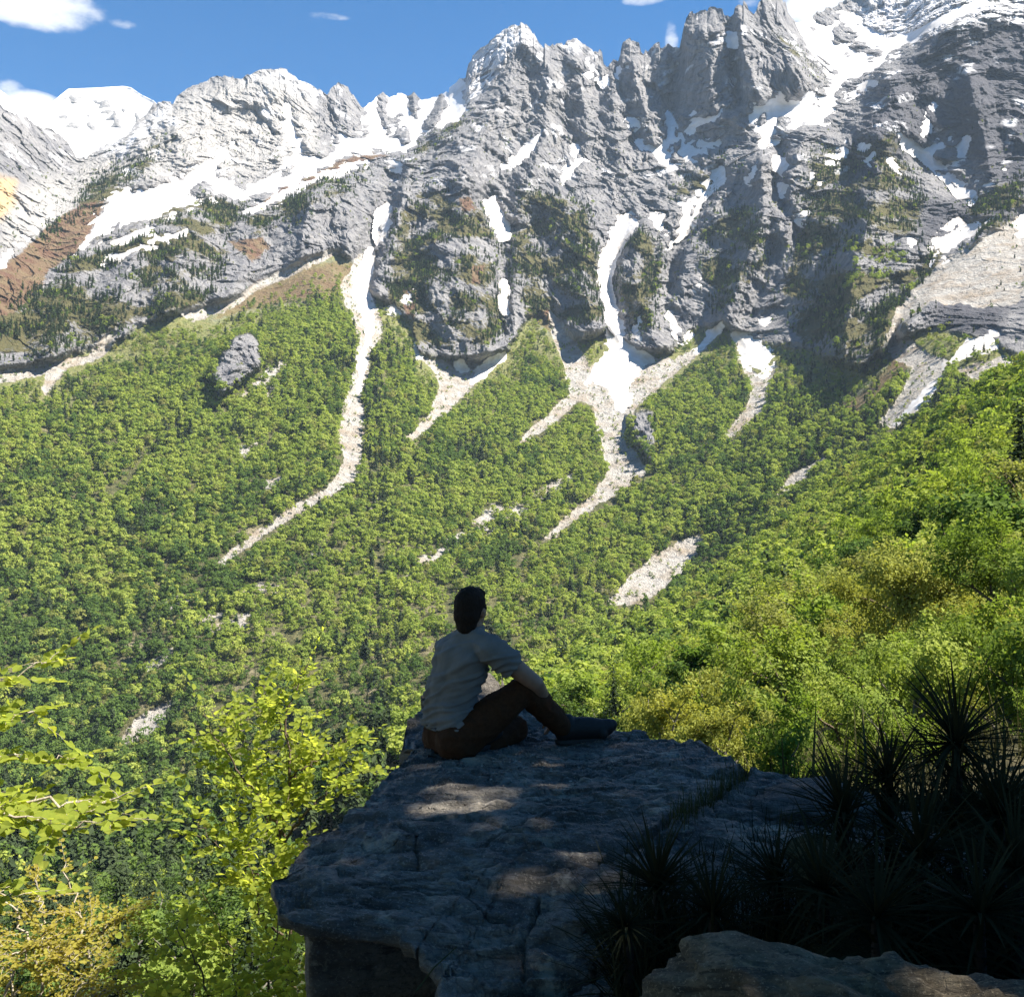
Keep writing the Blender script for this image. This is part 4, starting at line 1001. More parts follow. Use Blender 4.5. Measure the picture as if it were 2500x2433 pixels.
def grow_near_forest():
    rng = np.random.default_rng(6)
    U, V, pos = HS['U'], HS['V'], HS['pos']
    Y = pos[..., 1]
    sc = np.max([sstep(-6, 6, poly_sd(U, V, p)) for p in ([(1905, 1205), (1930, 1165), (1985, 1125), (2010, 1120), (1985, 1150), (1940, 1185)],)], axis=0)
    n = fbm(pos / 40.0, 3)
    dens = np.interp(Y, [48, 62, 120, 420], [0.0, 0.020, 0.028, 0.038]) * (0.55 + 0.45 * sstep(-0.3, 0.1, n)) * (1 - sc)
    inview = (U > -150) & (U < 2680) & (V < 2600)
    p, ex = sample_surface(pos, dens * inview, rng, 3.6, (U, V, n))
    u, v, nn = ex
    y = p[:, 1]
    size = (7.6 + 5.8 * rng.random(len(p))) * np.interp(y, [15, 45, 120], [0.35, 0.6, 1.0])
    # keep the sight line of the photograph open where it is open: crowns end at the skyline of the near slope
    limit = np.interp(u, *zip(*EDGE)) - np.interp(u, [0, 1000, 1500, 2000, 2500], [10, 25, 25, 40, 70])
    tall = (v - limit) / F * y
    size = np.minimum(size, np.maximum(2.5, tall * rng.uniform(0.8, 1.05, len(p))))
    s = rng.random(len(p)); big = noise3(p / 45.0)
    kind = np.where(s < 0.14, 1, 0)
    kind = np.where((s > 0.80) & (big > -0.1), 2, kind)
    kind = np.where((u > 1850) & (u < 2350) & (v > 1560) & (rng.random(len(p)) < 0.6), 2, kind)
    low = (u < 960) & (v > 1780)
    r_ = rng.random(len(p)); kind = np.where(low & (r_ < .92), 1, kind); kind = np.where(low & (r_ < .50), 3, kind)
    kind = np.where(rng.random(len(p)) < 0.05, 3, kind)
    names = ('beech', 'beech_dark', 'budding', 'conifer')
    # size in the picture decides which of them are single objects
    seen = size / y * ((v - size / y * F * 0.5 < 2433) & (u > -60) & (u < 2560) & ~((u > 930) & (u < 1900) & (v > 1880)) & ~((u > 700) & (v > 2050)))
    order = np.argsort(-seen)
    n1 = 285
    rest = order[n1:]; rest = rest[seen[rest] > 0]
    lo = np.array([KIND0[k][0] for k in names]); hi = np.array([KIND0[k][1] for k in names])
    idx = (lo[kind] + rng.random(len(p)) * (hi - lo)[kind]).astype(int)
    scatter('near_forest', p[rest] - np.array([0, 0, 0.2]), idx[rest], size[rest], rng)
    look = {'beech': ('beech_tree', 'light green leafy beech', 'beech tree'), 'beech_dark': ('beech_tree', 'dark green leafy beech', 'beech tree'),
            'budding': ('budding_tree', 'yellowish budding tree', 'tree'), 'conifer': ('pine_tree', 'dark pointed pine', 'pine tree')}
    for q, i in enumerate(order[:n1]):
        k = names[kind[i]]
        nm, lk, cat = look[k]
        if u[i] > 1900:
            where = ('at the top edge of the slope at right' if v[i] < 1150 else 'high on the slope at right' if v[i] < 1330 else 'halfway down the slope at right' if v[i] < 1500 else 'low on the right slope, above the spiky plants'); grp = 'trees on the wooded slope at right'
        elif u[i] > 1050:
            where = ('right of the seated person, beyond the shoe' if u[i] < 1600 else 'between the pale scree patch and the golden trees'); grp = 'trees on the slope below the person'
        else:
            where = ('in the valley wood behind the young beech' if u[i] > 400 else 'in the valley wood at the left edge') + (', far down' if y[i] > 250 else ', nearest the ledge'); grp = 'trees in the valley wood at lower left'
        lk = ('tall ' if size[i] > 10.5 else 'small ' if size[i] < 8.2 else '') + lk
        t = empty(nm, p[i]); t.rotation_euler = (0, 0, rng.uniform(0, 6.28))
        w = rng.uniform(0.9, 1.2)
        t.scale = (size[i] * w, size[i] * w, size[i])
        tag(t, lk + ' ' + where, cat, grp + ', ' + lk)
        if size[i] / y[i] > 0.030:
            cm, tm_ = FINE[k][int(rng.integers(len(FINE[k])))]
        else:
            cm, tm_ = NEAR_CROWN[k][int(rng.integers(len(NEAR_CROWN[k])))], NEAR_TRUNK[int(rng.integers(4))]
        link('crown', cm, t); link('trunk', tm_, t)
    print('near trees', n1, len(rest))
grow_near_forest()
# ------------------------------------------------------------------ the ledge and the rocks around it
M['ledge'] = mat_rock('ledge_rock', (0.125, 0.108, 0.086), (0.32, 0.29, 0.24), (0.044, 0.038, 0.031), (0.31, 0.275, 0.21), 1.0, 0.55, (0.18, -0.3), 0.5)
M['warm_rock'] = mat_rock('warm_rock', (0.170, 0.136, 0.088), (0.31, 0.258, 0.175), (0.050, 0.041, 0.029), (0.30, 0.22, 0.12), 1.5, 0.8, (0.4, 0.2), 0.2)
M['grey_rock'] = mat_rock('grey_rock', (0.10, 0.095, 0.088), (0.19, 0.18, 0.16), (0.035, 0.034, 0.032), None, 1.2, 0.7, (0.3, 0.4), 0.3)

def plan_on(u, v, z):
    y = -z / ((v - CV) / F); return ((u - CU) / F * y, y)

def terrace(n, step, soft=0.3):
    q = n / step; fl = np.floor(q); fr = q - fl
    return (fl + sstep(0.5 - soft, 0.5 + soft, fr)) * step

def build_ledge():
    out = [(-.355, 3.55, -1.50), (-.56, 3.56, -1.49), (-.763, 3.60, -1.474), (-.86, 3.75, -1.43), (-.856, 4.0, -1.41), (-.857, 4.2, -1.39), (-.78, 4.27, -1.37), (-.705, 4.3, -1.365), (-.611, 4.7, -1.34), (-.56, 5.2, -1.336), (-.575, 5.75, -1.30), (-.55, 6.1, -1.19),
           (-.40, 6.45, -1.09), (-.154, 6.5, -1.08), (-.03, 6.35, -1.19), (.24, 6.05, -1.316), (.46, 5.78, -1.319), (.707, 5.7, -1.319), (.937, 5.45, -1.316), (1.06, 5.2, -1.318), (1.16, 4.93, -1.33), (1.45, 4.85, -1.36), (1.75, 4.6, -1.40), (1.85, 4.1, -1.45), (1.6, 3.3, -1.62), (1.15, 2.65, -1.75), (.6, 2.6, -1.80), (.3, 2.75, -1.78), (0.0, 3.0, -1.70), (-.2, 3.3, -1.60)]
    o = np.array(out); c = np.array([0.2, 4.5])
    # resample the outline evenly, softened and then roughened
    seg = np.linalg.norm(np.diff(np.vstack([o, o[:1]])[:, :2], axis=0), axis=1); s = np.concatenate([[0], np.cumsum(seg)])
    nt = 720
    q = np.linspace(0, s[-1], nt, endpoint=False)
    oc = np.vstack([o, o[:1]])
    B = np.stack([np.interp(q, s, oc[:, k]) for k in range(3)], -1)
    B = (np.roll(B, 3, 0) + np.roll(B, -3, 0) + B * 2 + np.roll(B, 6, 0) + np.roll(B, -6, 0)) / 6
    nb = B / 0.16
    B[:, :2] += 0.05 * np.stack([facets(q * 4.0, q * 0 + .5, 21, 1.0), facets(q * 4.0, q * 0 + 1.5, 22, 1.0)], -1) + 0.02 * np.stack([fbm(nb, 4, 0.6), fbm(nb + 40, 4, 0.6)], -1)
    nr = 190
    r = np.linspace(0.0, 1, nr) ** 0.8
    XY = c[None, None] + (B[None, :, :2] - c) * r[:, None, None]
    ctrl = [(a * 500, b * 500, h) for a, b, h in out[::1]] + [(0.0, 5.3, -1.335), (0.2, 4.6, -1.335), (0.6, 5.2, -1.33), (-.3, 4.4, -1.355), (-.35, 4.9, -1.335), (.6, 4.2, -1.36), (.2, 3.8, -1.42), (-.4, 3.85, -1.42), (1.1, 4.4, -1.40), (.8, 3.4, -1.52), (-.3, 5.8, -1.28), (.1, 5.75, -1.325)]
    ctrl = [(a if abs(a) > 20 else a, b, h) for a, b, h in ctrl]
    ctrl = [(a * (500 if k >= len(out) else 1), b * (500 if k >= len(out) else 1), h) for k, (a, b, h) in enumerate(ctrl)]
    ZT = tps(ctrl, XY[..., 0] * 500, XY[..., 1] * 500, 5e-3)
    top = np.concatenate([XY, ZT[..., None]], -1)
    # rounded lip, undercut side, foot
    prof = [(1.008, -.012), (1.014, -.03), (1.012, -.055), (1.0, -.085), (.985, -.11), (.965, -.13), (.94, -.148), (.90, -.16), (.85, -.17), (.79, -.18), (.73, -.20), (.68, -.24), (.64, -.31), (.61, -.40), (.58, -.55), (.54, -.8), (.50, -1.1), (.48, -1.6), (.48, -2.4)]
    side = []
    th = np.arctan2(B[:, 1] - c[1], B[:, 0] - c[0])
    thick = np.where(B[:, 1] > 5.3, 1.6, np.interp(B[:, 0], [-.8, -.2, .3], [.42, .6, 1.3]))
    for k, (f, dz) in enumerate(prof):
        p = np.empty((nt, 3)); p[:, :2] = c + (B[:, :2] - c) * (1 + (f - 1) * np.where(B[:, 1] > 5.0, 0.45, np.interp(B[:, 0], [-.84, -.6, -.2, .1], [.22, .95, .9, .2])))[:, None]; p[:, 2] = B[:, 2] + dz * thick
        side.append(p)
    pos = np.concatenate([top, np.stack(side)], 0)
    x, y, z = pos[..., 0], pos[..., 1], pos[..., 2]
    # foliated, stepped surface
    q3 = np.stack([x * 1.0 + 0.25 * z, y * 1.25, z * 3.0], -1)
    n1 = fbm(q3 * 1.3 + 4, 4, 0.55)
    st = terrace(0.10 * n1 + 0.035 * x, 0.022, 0.16)
    n2 = fbm(q3 * np.array([3.0, 6.0, 9]), 4, 0.62)
    n3 = fbm(q3 * np.array([9.0, 20.0, 30]), 3, 0.6)
    pits = np.clip(ridged(q3 * np.array([2.2, 4.5, 6]) + 20, 3) - 0.45, 0, 1)
    fl_ = terrace(fbm(q3 * np.array([2.0, 5.0, 9]) + 33, 3), 0.16, 0.12)
    pl_ = 0.020 * facets(x * 2.2 + .5 * y, y * 4.5, 11, .6) + 0.011 * facets(x * 6, y * 13 + x, 12, .7) + 0.005 * facets(x * 17, y * 34, 13, .8)
    d = pl_ + st * 0.5 + 0.014 * fl_ + 0.016 * n2 + 0.009 * n3 - 0.05 * pits
    groove = np.zeros(x.shape)
    for w, dep, pts in ((.022, .07, [(1850, 1880), (1790, 1935), (1700, 1985), (1600, 2040), (1480, 2085)]), (.020, .06, [(1000, 2278), (1130, 2268), (1250, 2252), (1380, 2248), (1480, 2225)]), (.010, .03, [(1310, 2130), (1285, 2200), (1268, 2275)]), (.010, .035, [(700, 2150), (900, 2110), (1100, 2120), (1250, 2165)]), (.008, .022, [(930, 2010), (1010, 2040), (1020, 2090)]), (.008, .02, [(1560, 1830), (1650, 1838), (1720, 1868)]), (.008, .02, [(1380, 1925), (1480, 1930), (1600, 1900)]), (.008, .02, [(1150, 2060), (1300, 2010), (1420, 1990)])):
        pl = [plan_on(a, b, -1.37) for a, b in pts]
        dd = poly_dist((x + 0.03 * fbm(pos * 8, 2)).ravel(), (y + 0.03 * fbm(pos * 8 + 5, 2)).ravel(), pl).reshape(x.shape)
        groove = np.maximum(groove, dep * np.clip(1 - dd / w, 0, 1) ** 0.7)
    istop = (np.arange(pos.shape[0]) < nr)[:, None]
    pos[..., 2] += np.where(istop, d - groove, 0.4 * d)
    outn = np.stack([np.cos(th), np.sin(th)], -1)[None]
    sideamt = (sstep(nr - 12, nr + 4, np.arange(pos.shape[0]).astype(float)))[:, None]
    rough = 0.05 * fbm(np.stack([x, y, z * 2.2], -1) * 3.0, 4, 0.6) + 0.02 * terrace(fbm(np.stack([x, y, z * 6], -1) * 2.0, 3), 0.2, 0.15)
    pos[..., :2] += outn * (rough * sideamt)[..., None]
    v = pos.reshape(-1, 3)
    i = np.arange(pos.shape[0] - 1)[:, None] * nt + np.arange(nt)[None]; j = np.arange(pos.shape[0] - 1)[:, None] * nt + (np.arange(nt)[None] + 1) % nt
    f = np.stack([i, i + nt, j + nt, j], -1).reshape(-1, 4)
    me = mesh_np('rock_ledge', v, f[:, ::-1], M['ledge'], True)
    o = link('rock_ledge', me)
    tag(o, 'large flat grey rock ledge jutting over the valley, with the person seated on it', 'rock ledge')
    return pos[:nr]
LEDGE_TOP = build_ledge()
_lt = LEDGE_TOP.reshape(-1, 3)
def ledge_z(x, y):
    return float(_lt[np.argmin((_lt[:, 0] - x) ** 2 + (_lt[:, 1] - y) ** 2), 2])

def boulder(name, centre, radii, seed, mat, label, cat, sub=6, rough=0.22, flat=0.0, rot=0.0, freq=1.0):
    bm = bmesh.new(); bmesh.ops.create_icosphere(bm, subdivisions=sub, radius=1.0)
    co = np.array([v.co[:] for v in bm.verts]); f = np.array([[v.index for v in fc.verts] for fc in bm.faces]); bm.free()
    s = seed * 13.7
    n = co / np.linalg.norm(co, axis=1, keepdims=True)
    # planes cut off at random: faceted like broken limestone
    rg = np.random.default_rng(seed)
    rad = np.ones(len(n))
    for k in range(16):
        pn = rg.normal(size=3); pn /= np.linalg.norm(pn); d = rg.uniform(0.66, 0.95)
        c = n @ pn; m = c > 0.05
        rad[m] = np.minimum(rad[m], d / c[m])
    rad = rad + rough * (0.55 * fbm(n * 1.6 * freq + s, 3) + 0.32 * fbm(n * 5 * freq + s, 4, 0.6) + 0.10 * fbm(n * 20 * freq + s, 3, 0.6))
    v = n * rad[:, None] * np.array(radii)
    cr, sr = math.cos(rot), math.sin(rot)
    v = np.stack([v[:, 0] * cr - v[:, 1] * sr, v[:, 0] * sr + v[:, 1] * cr, v[:, 2]], -1)
    o = link(name, mesh_np(name, v, f, mat, True)); o.location = centre
    tag(o, label, cat)
    return o
boulder('boulder', (0.35, 2.98, -2.02), (0.85, 0.50, 0.46), 3, M['ledge'], 'dark boulder wedged under the front lip of the rock ledge', 'boulder', 6, 0.2)
boulder('boulder', (0.78, 1.98, -1.17), (0.56, 0.34, 0.30), 8, M['warm_rock'], 'sunlit brownish boulder in the bottom foreground, nearest the camera', 'boulder', 6, 0.30, 0, 2.75, 1.6)
boulder('boulder', (1.30, 2.22, -1.38), (0.34, 0.30, 0.30), 11, M['grey_rock'], 'dim grey boulder in the bottom right corner', 'boulder', 6, 0.3, 0, 0.1, 1.6)
boulder('boulder', (1.40, 4.62, -1.46), (0.42, 0.34, 0.17), 17, M['grey_rock'], 'low grey slab right of the ledge, behind the grass tuft', 'boulder', 6, 0.24, 0, 0.4, 1.4)
boulder('boulder', (0.62, 3.72, -1.56), (0.26, 0.22, 0.16), 21, M['grey_rock'], 'small pale rock at the left foot of the dark bristly plant', 'boulder', 5, 0.34, 0, 0.4, 1.6)
boulder('boulder', (-1.15, 2.75, -1.60), (0.42, 0.3, 0.26), 29, M['ledge'], 'dark rock at the bottom left edge under the leafy shoots', 'boulder', 5, 0.3, 0, 0.3, 1.4)

# gravel and crumbs of stone lying on the ledge behind and beside the person
def stones(name, pts, sizes, seed, mat):
    rg = np.random.default_rng(seed); parts = []
    bm = bmesh.new(); bmesh.ops.create_icosphere(bm, subdivisions=1, radius=1.0)
    co = np.array([v.co[:] for v in bm.verts]); f = np.array([[v.index for v in fc.verts] for fc in bm.faces]); bm.free()
    for p, s in zip(pts, sizes):
        k = co * (1 + 0.35 * rg.normal(size=(len(co), 1))) * rg.uniform(0.6, 1.2, 3) * np.array([1, 1, 0.6])
        parts.append((k * s + np.array(p) + np.array([0, 0, s * 0.25]), f))
    v, f = join(parts)
    return mesh_np(name, v, f, mat, False)
M['gravel'] = mat_plain('gravel', (0.20, 0.185, 0.16), 0.9, 0.6, 30, 0.3)
rg = np.random.default_rng(31)
pts, szs = [], []
for _ in range(620):
    u, v = rg.normal(1290, 110), rg.normal(1865, 24)
    if rg.random() < 0.3: u, v = rg.uniform(1060, 1500), rg.uniform(1830, 1905)
    x, y = plan_on(u, v, -1.335)
    pts.append((x, y, ledge_z(x, y))); szs.append(0.0035 + 0.006 * rg.random() ** 3)
tag(link('gravel', stones('gravel', pts, szs, 5, M['gravel'])), kind='stuff')
for k, (u, v, s) in enumerate(((1130, 1872, .022), (1180, 1868, .016), (1010, 1885, .02))):
    x, y = plan_on(u, v, -1.335)
    o = link('stone', stones('stone', [(0, 0, 0)], [s], 40 + k, M['grey_rock'])); o.location = (x, y, ledge_z(x, y))
    tag(o, ('pale stone on the ledge behind the person, middle of three', 'pale stone on the ledge behind the person, rightmost of three', 'pale stone at the left edge of the ledge, leftmost of three')[k], 'stone', 'loose stones on the ledge')
# ------------------------------------------------------------------ the person sitting on the ledge
M['skin'] = mat_plain('skin', (0.21, 0.125, 0.082), 0.55, 0.12, 30, 0.1, 0.002, 0.35)
M['hair'] = mat_plain('dark_hair', (0.016, 0.011, 0.008), 0.8, 0.5, 220, 0.5, 0.004, 0.12, (1, 1, 0.25))
def mat_tee():
    m = new_mat('grey_tee_fabric'); t = NT(m)
    n = t.noise(9, 4, 0.6); w = t.noise(420, 3, 0.6)
    c = t.mix(t.rng(n, 0.35, 0.65), (0.125, 0.120, 0.112), (0.162, 0.156, 0.146))
    c = t.mix(t.math('MULTIPLY', t.rng(w, 0.4, 0.6), 0.4), c, (0.105, 0.10, 0.092))
    t.done(t.diffuse(c, 0.92, t.bump(w, 0.3, 0.002), 0.15)); return m
M['tee'] = mat_tee()
M['trousers'] = mat_plain('rust_trousers', (0.042, 0.019, 0.009), 0.9, 0.25, 60, 0.3, 0.003, 0.1)
M['shoe'] = mat_plain('black_shoe', (0.008, 0.008, 0.008), 0.6, 0.4, 60, 0.3, 0.003, 0.3)
M['sole'] = mat_plain('shoe_sole', (0.03, 0.028, 0.026), 0.8, 0.3, 60, 0.2, 0.003, 0.2)

def capsule(p0, r0, p1, r1, seg=18):
    p0, p1 = Vector(p0), Vector(p1); ax = p1 - p0; l = ax.length
    rot = ax.to_track_quat('Z', 'Y').to_matrix() if l > 1e-6 else Matrix.Identity(3)
    prof = [(math.sin(a) * r0, -math.cos(a) * r0) for a in np.linspace(0.0, math.pi / 2, 7)] + [(math.cos(a) * r1, l + math.sin(a) * r1) for a in np.linspace(0.0, math.pi / 2, 7)]
    v = []
    for r, z in prof:
        for k in range(seg):
            a = 2 * math.pi * k / seg
            v.append((rot @ Vector((max(r, 1e-5) * math.cos(a), max(r, 1e-5) * math.sin(a), z)) + p0)[:])
    f = []
    for i in range(len(prof) - 1):
        for k in range(seg):
            f.append((i * seg + k, i * seg + (k + 1) % seg, (i + 1) * seg + (k + 1) % seg, (i + 1) * seg + k))
    return np.array(v), np.array(f)
def blob(c, r, rot=None, sub=3):
    bm = bmesh.new(); bmesh.ops.create_icosphere(bm, subdivisions=sub, radius=1.0)
    co = np.array([v.co[:] for v in bm.verts]) * np.array(r); f = np.array([[v.index for v in fc.verts] for fc in bm.faces]); bm.free()
    if rot is not None: co = co @ np.array(rot.to_matrix()).T
    return co + np.array(c), np.concatenate([f, f[:, :1]], 1)
def chain(pts): return [capsule(pts[i][0], pts[i][1], pts[i + 1][0], pts[i + 1][1]) for i in range(len(pts) - 1)]
def fuse(name, shapes, mat, voxel, smooth_it=4, shape_fn=None):
    """one continuous skin over the given volumes"""
    bm = bmesh.new()
    for v, f in shapes:
        vs = [bm.verts.new(c) for c in v]
        for q in f:
            q = list(dict.fromkeys(q))
            try: bm.faces.new([vs[i] for i in q])
            except ValueError: pass
    bmesh.ops.remove_doubles(bm, verts=bm.verts, dist=1e-5)
    bmesh.ops.recalc_face_normals(bm, faces=bm.faces)
    me = bpy.data.meshes.new(name); bm.to_mesh(me); bm.free()
    o = bpy.data.objects.new(name, me); COL.objects.link(o)
    m = o.modifiers.new('r', 'REMESH'); m.mode = 'VOXEL'; m.voxel_size = voxel
    m2 = o.modifiers.new('s', 'SMOOTH'); m2.iterations = smooth_it; m2.factor = 0.5
    dg = bpy.context.evaluated_depsgraph_get(); dg.update()
    ev = o.evaluated_get(dg)
    me2 = bpy.data.meshes.new_from_object(ev)
    bpy.data.objects.remove(o)
    me2.name = name
    co = np.empty(len(me2.vertices) * 3, dtype=np.float32); me2.vertices.foreach_get('co', co); co = co.reshape(-1, 3).astype(np.float64)
    if shape_fn is not None:
        no = np.empty(len(me2.vertices) * 3, dtype=np.float32); me2.vertices.foreach_get('normal', no); no = no.reshape(-1, 3)
        co = shape_fn(co, no); me2.vertices.foreach_set('co', co.astype(np.float32).ravel())
    me2.polygons.foreach_set('use_smooth', np.ones(len(me2.polygons), dtype=bool))
    me2.materials.clear(); me2.materials.append(mat); me2.update()
    return me2

def build_person():
    fwd = Vector((0.80, 0.60, 0)); rt_ = Vector((0.60, -0.80, 0)); up = Vector((0, 0, 1))
    pel = P(1104, 1795, 5.40); mid = P(1104, 1705, 5.42); chest = P(1131, 1608, 5.40); neck = P(1154, 1538, 5.39); head = P(1150, 1489, 5.39)
    shR = P(1202, 1586, 5.26); shL = P(1096, 1586, 5.53)
    elR = P(1308, 1668, 5.33); wrR = P(1336, 1728, 5.56)
    elL = P(1088, 1690, 5.66); wrL = P(1185, 1735, 5.74)
    hipR = P(1118, 1808, 5.30); hipL = P(1085, 1806, 5.50)
    knR = P(1282, 1682, 5.38); anR = P(1382, 1782, 5.60)
    knL = P(1256, 1780, 5.66); anL = P(1190, 1824, 5.47)
    groundz = -1.335
    root = empty('person', (pel.x, pel.y, groundz))
    tag(root, 'person in grey t-shirt and rust trousers sitting on the rock ledge, seen from behind', 'person')
    inv = -Vector(root.location)
    mv = lambda shapes: [(np.asarray(v) + np.array(inv), f) for v, f in shapes]
    off = lambda p, a, b, c=0.0: p + rt_ * a + fwd * b + up * c
    # ---- body
    fd = Vector((0.42, 0.905, -0.06)).normalized(); hr = fd.cross(up).normalized(); hu = hr.cross(fd)
    hrot = Matrix((hr, fd, hu)).transposed().to_quaternion()
    H = lambda a, b, c: head + hr * a + fd * b + hu * c
    torso = []
    for s in (-1, 1):
        torso += chain([(off(pel, s * .065, 0), .090), (off(mid, s * .05, -.0), .080), (off(chest, s * .070, .0), .090), (off(neck, s * .05, -.005, -.06), .06)])
    torso += chain([(pel, .095), (mid, .09), (chest, .10), (off(neck, 0, 0, -.05), .075)])
    armR = chain([(off(neck, .06, 0, -.06), .06), (shR, .062), (shR.lerp(elR, .5), .053), (elR, .042), (elR.lerp(wrR, .35), .043), (wrR, .027)])
    armL = chain([(off(neck, -.06, 0, -.06), .06), (shL, .062), (shL.lerp(elL, .5), .053), (elL, .042), (elL.lerp(wrL, .35), .043), (wrL, .027)])
    legR = chain([(hipR, .10), (hipR.lerp(knR, .5), .082), (knR, .058), (knR.lerp(anR, .3), .058), (anR, .038)])
    legL = chain([(hipL, .10), (hipL.lerp(knL, .5), .082), (knL, .058), (knL.lerp(anL, .3), .058), (anL, .038)])
    def hand(w, d, side, palmn):
        d = d.normalized(); pn = (palmn - d * palmn.dot(d)).normalized(); sd = d.cross(pn) * side
        sh = chain([(w, .025), (w + d * .05 + sd * .012, .024), (w + d * .085 + sd * .006, .022)]) + chain([(w + d * .03, .024), (w + d * .085 - sd * .016, .02)])
        for k, (o_, ln) in enumerate(((.027, .068), (.009, .078), (-.009, .073), (-.026, .056))):
            b = w + d * .088 + sd * o_
            m1 = b + d * ln * .45 + pn * ln * .10; m2 = m1 + d * ln * .30 + pn * ln * .22; m3 = m2 + d * ln * .12 + pn * ln * .22
            sh += chain([(b, .0105), (m1, .0098), (m2, .009), (m3, .0075)])
        b = w + d * .025 + sd * .03
        sh += chain([(b, .013), (b + d * .035 + sd * .025 + pn * .012, .0115), (b + d * .06 + sd * .026 + pn * .03, .009)])
        return sh
    hR = hand(wrR, Vector((.18, .38, -1.0)), -1, Vector((-.9, .2, -.1)))
    hL = hand(wrL, Vector((1, .1, -.25)), 1, Vector((0, -.2, -1)))
    skull = [blob(H(0, -.008, .018), (.074, .092, .098), hrot), blob(H(0, .035, -.045), (.056, .058, .062), hrot), blob(H(0, .055, -.08), (.036, .036, .03), hrot)]
    skull += chain([(H(0, .088, .005), .009), (H(0, .108, -.028), .014)])                   # nose
    skull += [blob(H(0, .084, -.060), (.024, .012, .006), hrot), blob(H(0, .083, -.070), (.022, .012, .007), hrot), blob(H(-.03, .078, .016), (.02, .014, .008), hrot), blob(H(.03, .078, .016), (.02, .014, .008), hrot)]
    for s in (-1, 1):
        skull += [blob(H(s * .078, -.004, -.012), (.010, .020, .032), hrot), blob(H(s * .083, -.012, -.004), (.007, .014, .022), hrot)]
        skull += [blob(H(s * .03, .079, .004), (.012, .010, .009), hrot)]                   # eyes
    neckc = chain([(off(neck, 0, 0, -.05), .064), (neck, .056), (H(0, -.018, -.055), .055)])
    feet = []
    body = fuse('body', mv(torso + armR + armL + legR + legL + hR + hL + skull + neckc), M['skin'], 0.0075, 3)
    link('body', body, root)
    # ---- hair: short crop over the back and top of the head
    def hair_fn(co, no):
        q = co * 46
        return co + no * (0.006 * fbm(q * np.array([1, 1, 0.45]), 3, 0.6) + 0.002 * fbm(q * 4, 2))[:, None]
    hair = fuse('hair', mv([blob(H(0, -.016, .030), (.082, .094, .096), hrot, 4), blob(H(0, -.048, -.020), (.072, .058, .082), hrot, 4), blob(H(0, -.050, -.072), (.058, .042, .058), hrot, 3), blob(H(0, .030, .088), (.062, .062, .032), hrot, 3), blob(H(-.071, .004, .006), (.014, .026, .036), hrot), blob(H(.071, .004, .012), (.014, .026, .032), hrot)]), M['hair'], 0.006, 2, hair_fn)
    link('hair', hair, root)
    # ---- t-shirt with drag folds
    tee = []
    for s in (-1, 1):
        tee += chain([(off(pel, s * .075, 0, .012), .106), (off(mid, s * .056, -.015), .100), (off(chest, s * .076, -.01), .104), (off(neck, s * .055, -.01, -.06), .076)])
        tee += chain([(off(neck, s * .05, -.01, -.055), .066), ((shR if s > 0 else shL), .076)])
    tee += chain([(off(pel, 0, 0, .012), .110), (off(mid, 0, -.02), .106), (off(chest, 0, -.02), .114), (off(neck, 0, -.01, -.045), .086), (off(neck, 0, 0, .01), .070)])
    tee += chain([(shR, .078), (shR.lerp(elR, .30), .074), (shR.lerp(elR, .43), .072)])
    tee += chain([(shL, .078), (shL.lerp(elL, .30), .074), (shL.lerp(elL, .50), .072)])
    eR = np.array(shR.lerp(elR, .47) + inv); dR = np.array((elR - shR).normalized())
    eL = np.array(shL.lerp(elL, .55) + inv); dL = np.array((elL - shL).normalized())
    hem = np.array(P(1085, 1768, 5.40) + inv); hd = np.array((pel - mid).normalized()); hd = np.array((0.02, 0.0, -1.0))
    nk = np.array(neck + inv) + np.array((0, 0, 0.022)); nd = np.array(((head - neck).normalized()))
    def tee_fn(co, no):
        # cut ends: sleeves, hem and neckline lie in planes
        for e, d, lim in ((eR, dR, .14), (eL, dL, .14)):
            s = (co - e) @ d; near = np.linalg.norm(co - e, axis=1) < lim
            co = co - np.where((s > 0) & near, s, 0)[:, None] * d
        s = (co - hem) @ hd + 0.010 * np.sin(co[:, 0] * 13 + 1) + 0.006 * np.sin(co[:, 1] * 17)
        co = co - np.where(s > 0, s, 0)[:, None] * hd
        s = (co - nk) @ nd; near = np.linalg.norm(co - nk, axis=1) < .16
        co = co - np.where((s > 0) & near, s, 0)[:, None] * nd
        # folds run from the lower back up towards the right shoulder
        a = co @ np.array((0.86, -0.2, 0.45)); b = co @ np.array((-0.42, 0.1, 0.90)) ; c = co @ np.array((0.3, 0.95, 0))
        bend = b + 0.22 * (a - 0.05) ** 2 + 0.035 * fbm(np.stack([a * 4, b * 4, c * 4], -1), 2)
        rdg = 1 - np.abs(noise3(np.stack([a * 3.2, bend * 24, c * 3.0], -1))) * 2
        rdg2 = 1 - np.abs(noise3(np.stack([a * 6 + 9, bend * 46, c * 6], -1))) * 2
        zz = co[:, 2]
        amt = np.interp(zz, [0.0, 0.12, 0.35, 0.52, 0.62], [1.1, 1.15, 1.0, 0.9, 0.45])
        # the blouse of loose cloth above the hem
        loose = 0.014 * np.exp(-((zz - 0.16) / 0.09) ** 2)
        return co + no * (amt * (0.018 * (np.clip(rdg, -0.2, 1) ** 2) + 0.0035 * rdg2) - 0.005 + loose)[:, None]
    link('t_shirt', fuse('t_shirt', mv(tee), M['tee'], 0.0075, 5, tee_fn), root)
    # ---- trousers
    def tr_fn(co, no):
        q = co * np.array([9, 9, 13])
        f = (1 - 2 * np.abs(noise3(q + 3))) ** 2
        co = co + no * (0.007 * f + 0.006 * fbm(co * 22, 3) - 0.003)[:, None]
        co[:, 2] = np.maximum(co[:, 2], 0.004)
        return co
